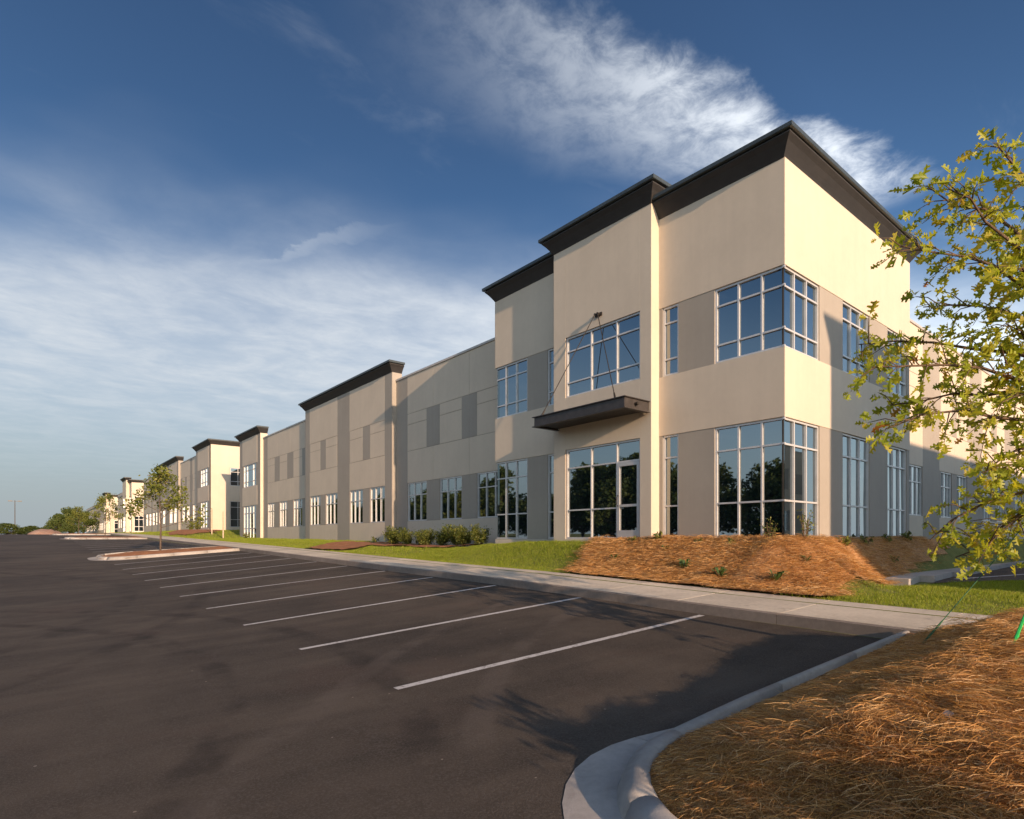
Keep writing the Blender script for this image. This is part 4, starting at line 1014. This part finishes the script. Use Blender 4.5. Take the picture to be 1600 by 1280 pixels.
def oak():
    TX, TY = 7.45, .78; z0 = float(isl_top(TX, TY))
    root = empty('oak_tree', (TX, TY, z0), 'young staked oak with yellow green lobed leaves at the right edge', 'tree')
    rs = random.Random(77); rg = np.random.default_rng(77)
    ca, sa = math.cos(R(39.45)), math.sin(R(39.45)); Rt = Vector((ca, -sa, 0)); Fw = Vector((sa, ca, 0))
    segs = []; tips = []
    trunk = [Vector((0, 0, -.15)), Vector((.02, 0, .9)), Vector((-.03, .02, 1.9)), Vector((.02, -.02, 2.9)), Vector((0, 0, 3.9))]
    segs.append((trunk, [.06, .052, .043, .03, .008]))
    def tpos(z): return Vector((0, 0, z))
    # limbs: start height on the trunk, reach sideways (towards the building side), forward, end height
    limbs = [(2.7, -1.75, .15, 3.55), (2.75, -1.5, -.15, 3.85), (2.9, -1.35, .25, 4.1), (3.0, -1.05, -.2, 4.25), (2.2, -1.8, .5, 2.75), (1.9, -2.0, .0, 2.4), (1.7, -1.95, -.15, 1.85), (1.4, -1.3, .25, .85), (1.5, -1.3, -.4, 1.35),
             (2.3, -1.2, -.6, 3.0), (2.1, -1.3, .8, 2.2), (1.3, -.9, .5, .65), (1.2, -.75, -.4, .5), (2.5, -1.25, .45, 3.1), (2.0, -.9, -.1, 2.35), (1.6, -.85, .1, 1.55), (1.8, -1.1, -.3, 2.0),
             (2.0, .9, .5, 2.7), (2.3, .9, -.6, 2.9), (1.8, 1.3, .1, 2.3), (2.6, .6, .3, 3.5), (1.5, .9, -.7, 1.7), (2.0, .4, 1.2, 2.6), (2.0, .3, -1.2, 2.6), (2.2, -.75, .1, 2.8), (2.5, -.6, -.4, 3.3), (1.25, -1.05, .0, .75), (2.9, -.5, .3, 3.5)]
    for (hz, r, f, ez) in limbs:
        p = tpos(hz); e = Rt*r+Fw*f+Vector((0, 0, ez)); L = (e-p).length; pts = [p]; n = 6
        for k in range(1, n+1):
            t = k/n; q = p.lerp(e, t)+Vector((0, 0, .16*L*math.sin(t*math.pi)))*.55+Vector((rs.gauss(0, .03), rs.gauss(0, .03), rs.gauss(0, .03))); pts.append(q)
        segs.append((pts, [.020*(1-.85*k/n)+.0025 for k in range(n+1)]))
        nt = int(6+L*8)
        for k in range(nt):
            t = .22+.78*(k+rs.random())/nt; i = min(n-1, int(t*n)); s = pts[i].lerp(pts[i+1], t*n-i)
            d = ((pts[i+1]-pts[i]).normalized()*.7+Vector((rs.gauss(0, .6), rs.gauss(0, .6), rs.gauss(-.05, .55)))).normalized(); tl = rs.uniform(.14, .36)
            m = s+d*tl*.5+Vector((0, 0, .02)); e2 = s+d*tl+Vector((0, 0, -.03)); segs.append(([s, m, e2], [.006, .0045, .002])); tips += [(s.lerp(m, .6), d), (m, d), (m.lerp(e2, .55), d), (e2, d), (e2, d)]
    mb = MB()
    for pts, rad in segs[:1]: mb.tube(pts, rad, 8)
    mb.build('trunk', 'bark', root, True)
    mb = MB()
    for pts, rad in segs[1:]: mb.tube(pts, rad, 5)
    mb.build('branches', 'twig', root, True)
    leaves = [oak_leaf_mesh(s) for s in range(4)]; LV = [np.array([v.co[:] for v in m.vertices]) for m in leaves]; LF = [np.array([p.vertices[:] for p in m.polygons]) for m in leaves]
    items = []
    for (p, d) in tips:
        for k in range(rs.choice((1, 1, 2))):
            x = (d*.6+Vector((rs.gauss(0, .7), rs.gauss(0, .7), rs.gauss(-.35, .5)))).normalized()
            up = Vector((rs.gauss(0, 1.3), rs.gauss(-.3, 1.3), .8)).normalized(); y = up.cross(x).normalized(); z = x.cross(y)
            s = rs.choice((rs.uniform(.055, .1), rs.uniform(.09, .15))); items.append((p+x*s*.26, x, y, z, s, rs.randrange(4)))
    # the 300 that show largest in the picture are leaves of their own
    def score(it):
        w = it[0]+Vector((TX, TY, z0-EYE)); lat = w.dot(Rt); dep = w.dot(Fw); r = lat/dep
        return -(it[4]/dep) if r < .84 else 1
    items.sort(key=score)
    VV = []; FF = []; off = 0
    for i, (p, x, y, z, s, k) in enumerate(items):
        M = Matrix((x*s, y*s, z*s)).transposed()
        if i < 300:
            o = bpy.data.objects.new('leaf', leaves[k]); COL.objects.link(o); o.parent = root; M4 = M.to_4x4(); M4.translation = p; o.matrix_local = M4
        else:
            A = np.array(M); VV.append(LV[k]@A.T+np.array(p)); FF.append(LF[k]+off); off += len(LV[k])
    f = link('foliage', arr_mesh('foliage', np.concatenate(VV), np.concatenate(FF)), 'oak_leaf', root); f['kind'] = 'stuff'
    # guy straps
    def strap(foot, topz, name, label, mt, thick):
        fz = float(isl_top(*foot)); a = Vector((foot[0], foot[1], fz-.05)); b = Vector((TX-.03, TY, z0+topz)); d = (b-a).normalized()
        r = empty(name, (foot[0], foot[1], fz), label, 'strap', 'guy straps of the oak'); inv = -Vector((foot[0], foot[1], fz))
        mb = MB(); mb.tube([a+inv, b+inv], .0045, 5); mb.build('cord', mt, r)
        mb = MB(); mb.tube([a+d*.16+inv, a+d*.2+inv, a+d*.42+inv, a+d*.46+inv], [.008, thick, thick*.8, .006], 6); mb.tube([a+d*.18+inv, a+d*.18+inv+Vector((.03, -.02, .03))], [.01, .004], 5); mb.build('knot', mt, r)
    strap((6.02, 1.13), 1.75, 'guy_strap', 'bright green strap tied down in the straw at the right edge', 'green_strap', .013)
    strap((6.62, 1.98), 1.7, 'guy_strap', 'dark green strap reaching the straw beside the sidewalk', 'dark_strap', .011)
oak()

# ------------------------------------------------------------------ small fixtures
for (x, y, h, lb) in ((13.0, 58.2, 2.3, 'left pale stake standing on the far lawn'), (12.6, 52.6, 2.2, 'right pale stake standing on the far lawn'), (11.75, -3.2, 2.75, 'unseen stake by the sidewalk, added to cast a shadow on the mound')):  # the third is unseen, added for a thin shadow across the straw mound
    z = float(lawn(x, y)); o = empty('survey_stake', (x, y, z), lb, 'stake', 'stakes on the lawn')
    mb = MB(); mb.tube([(0, 0, -.2), (0, 0, h*.93)], .055, 6); mb.build('post', 'stake_wood', o)
    mb = MB(); mb.tube([(0, 0, h*.93), (0, 0, h)], [.06, .035], 6); mb.build('cap', 'stake_wood', o)
def lamp(x, y, z, h, lb, heads=2):
    o = empty('light_pole', (x, y, z), lb, 'lamp post', 'car park light poles')
    mb = MB(); mb.tube([(0, 0, -.3), (0, 0, .75)], .25, 12); mb.build('base', 'concrete', o)
    mb = MB(); mb.tube([(0, 0, .75), (0, 0, h)], [.10, .075], 8); mb.build('pole', 'pole_metal', o)
    for s in (-1, 1)[:heads]:
        mb = MB(); mb.box((s*.12, -.03, h-.22), (s*.45, .03, h-.14)); mb.box((s*.45, -.22, h-.25), (s*1.15, .22, h-.05)); mb.build('lamp_head', 'pole_metal', o)
lamp(-1.55, 165, EYE+.3, 7.9, 'twin headed light pole at the far left edge')
lamp(21.6, 148, EYE+.6, 13.2, 'light pole rising behind the farther block')
# scraps in the straw
for (x, y, c, lb) in ((4.15, 1.05, 'scrap', 'pale curled dead leaf lying in the foreground straw'),):
    mb = MB(); mb.v = [(-.05, -.02, .01), (0, -.03, .03), (.06, -.01, .015), (.05, .025, .035), (-.01, .03, .012), (-.05, .02, .03)]; mb.f = [[0, 1, 4, 5], [1, 2, 3, 4]]
    o = mb.build('dead_leaf', c); o.location = (x, y, float(isl_top(x, y))+.05); tag(o, lb, 'leaf')
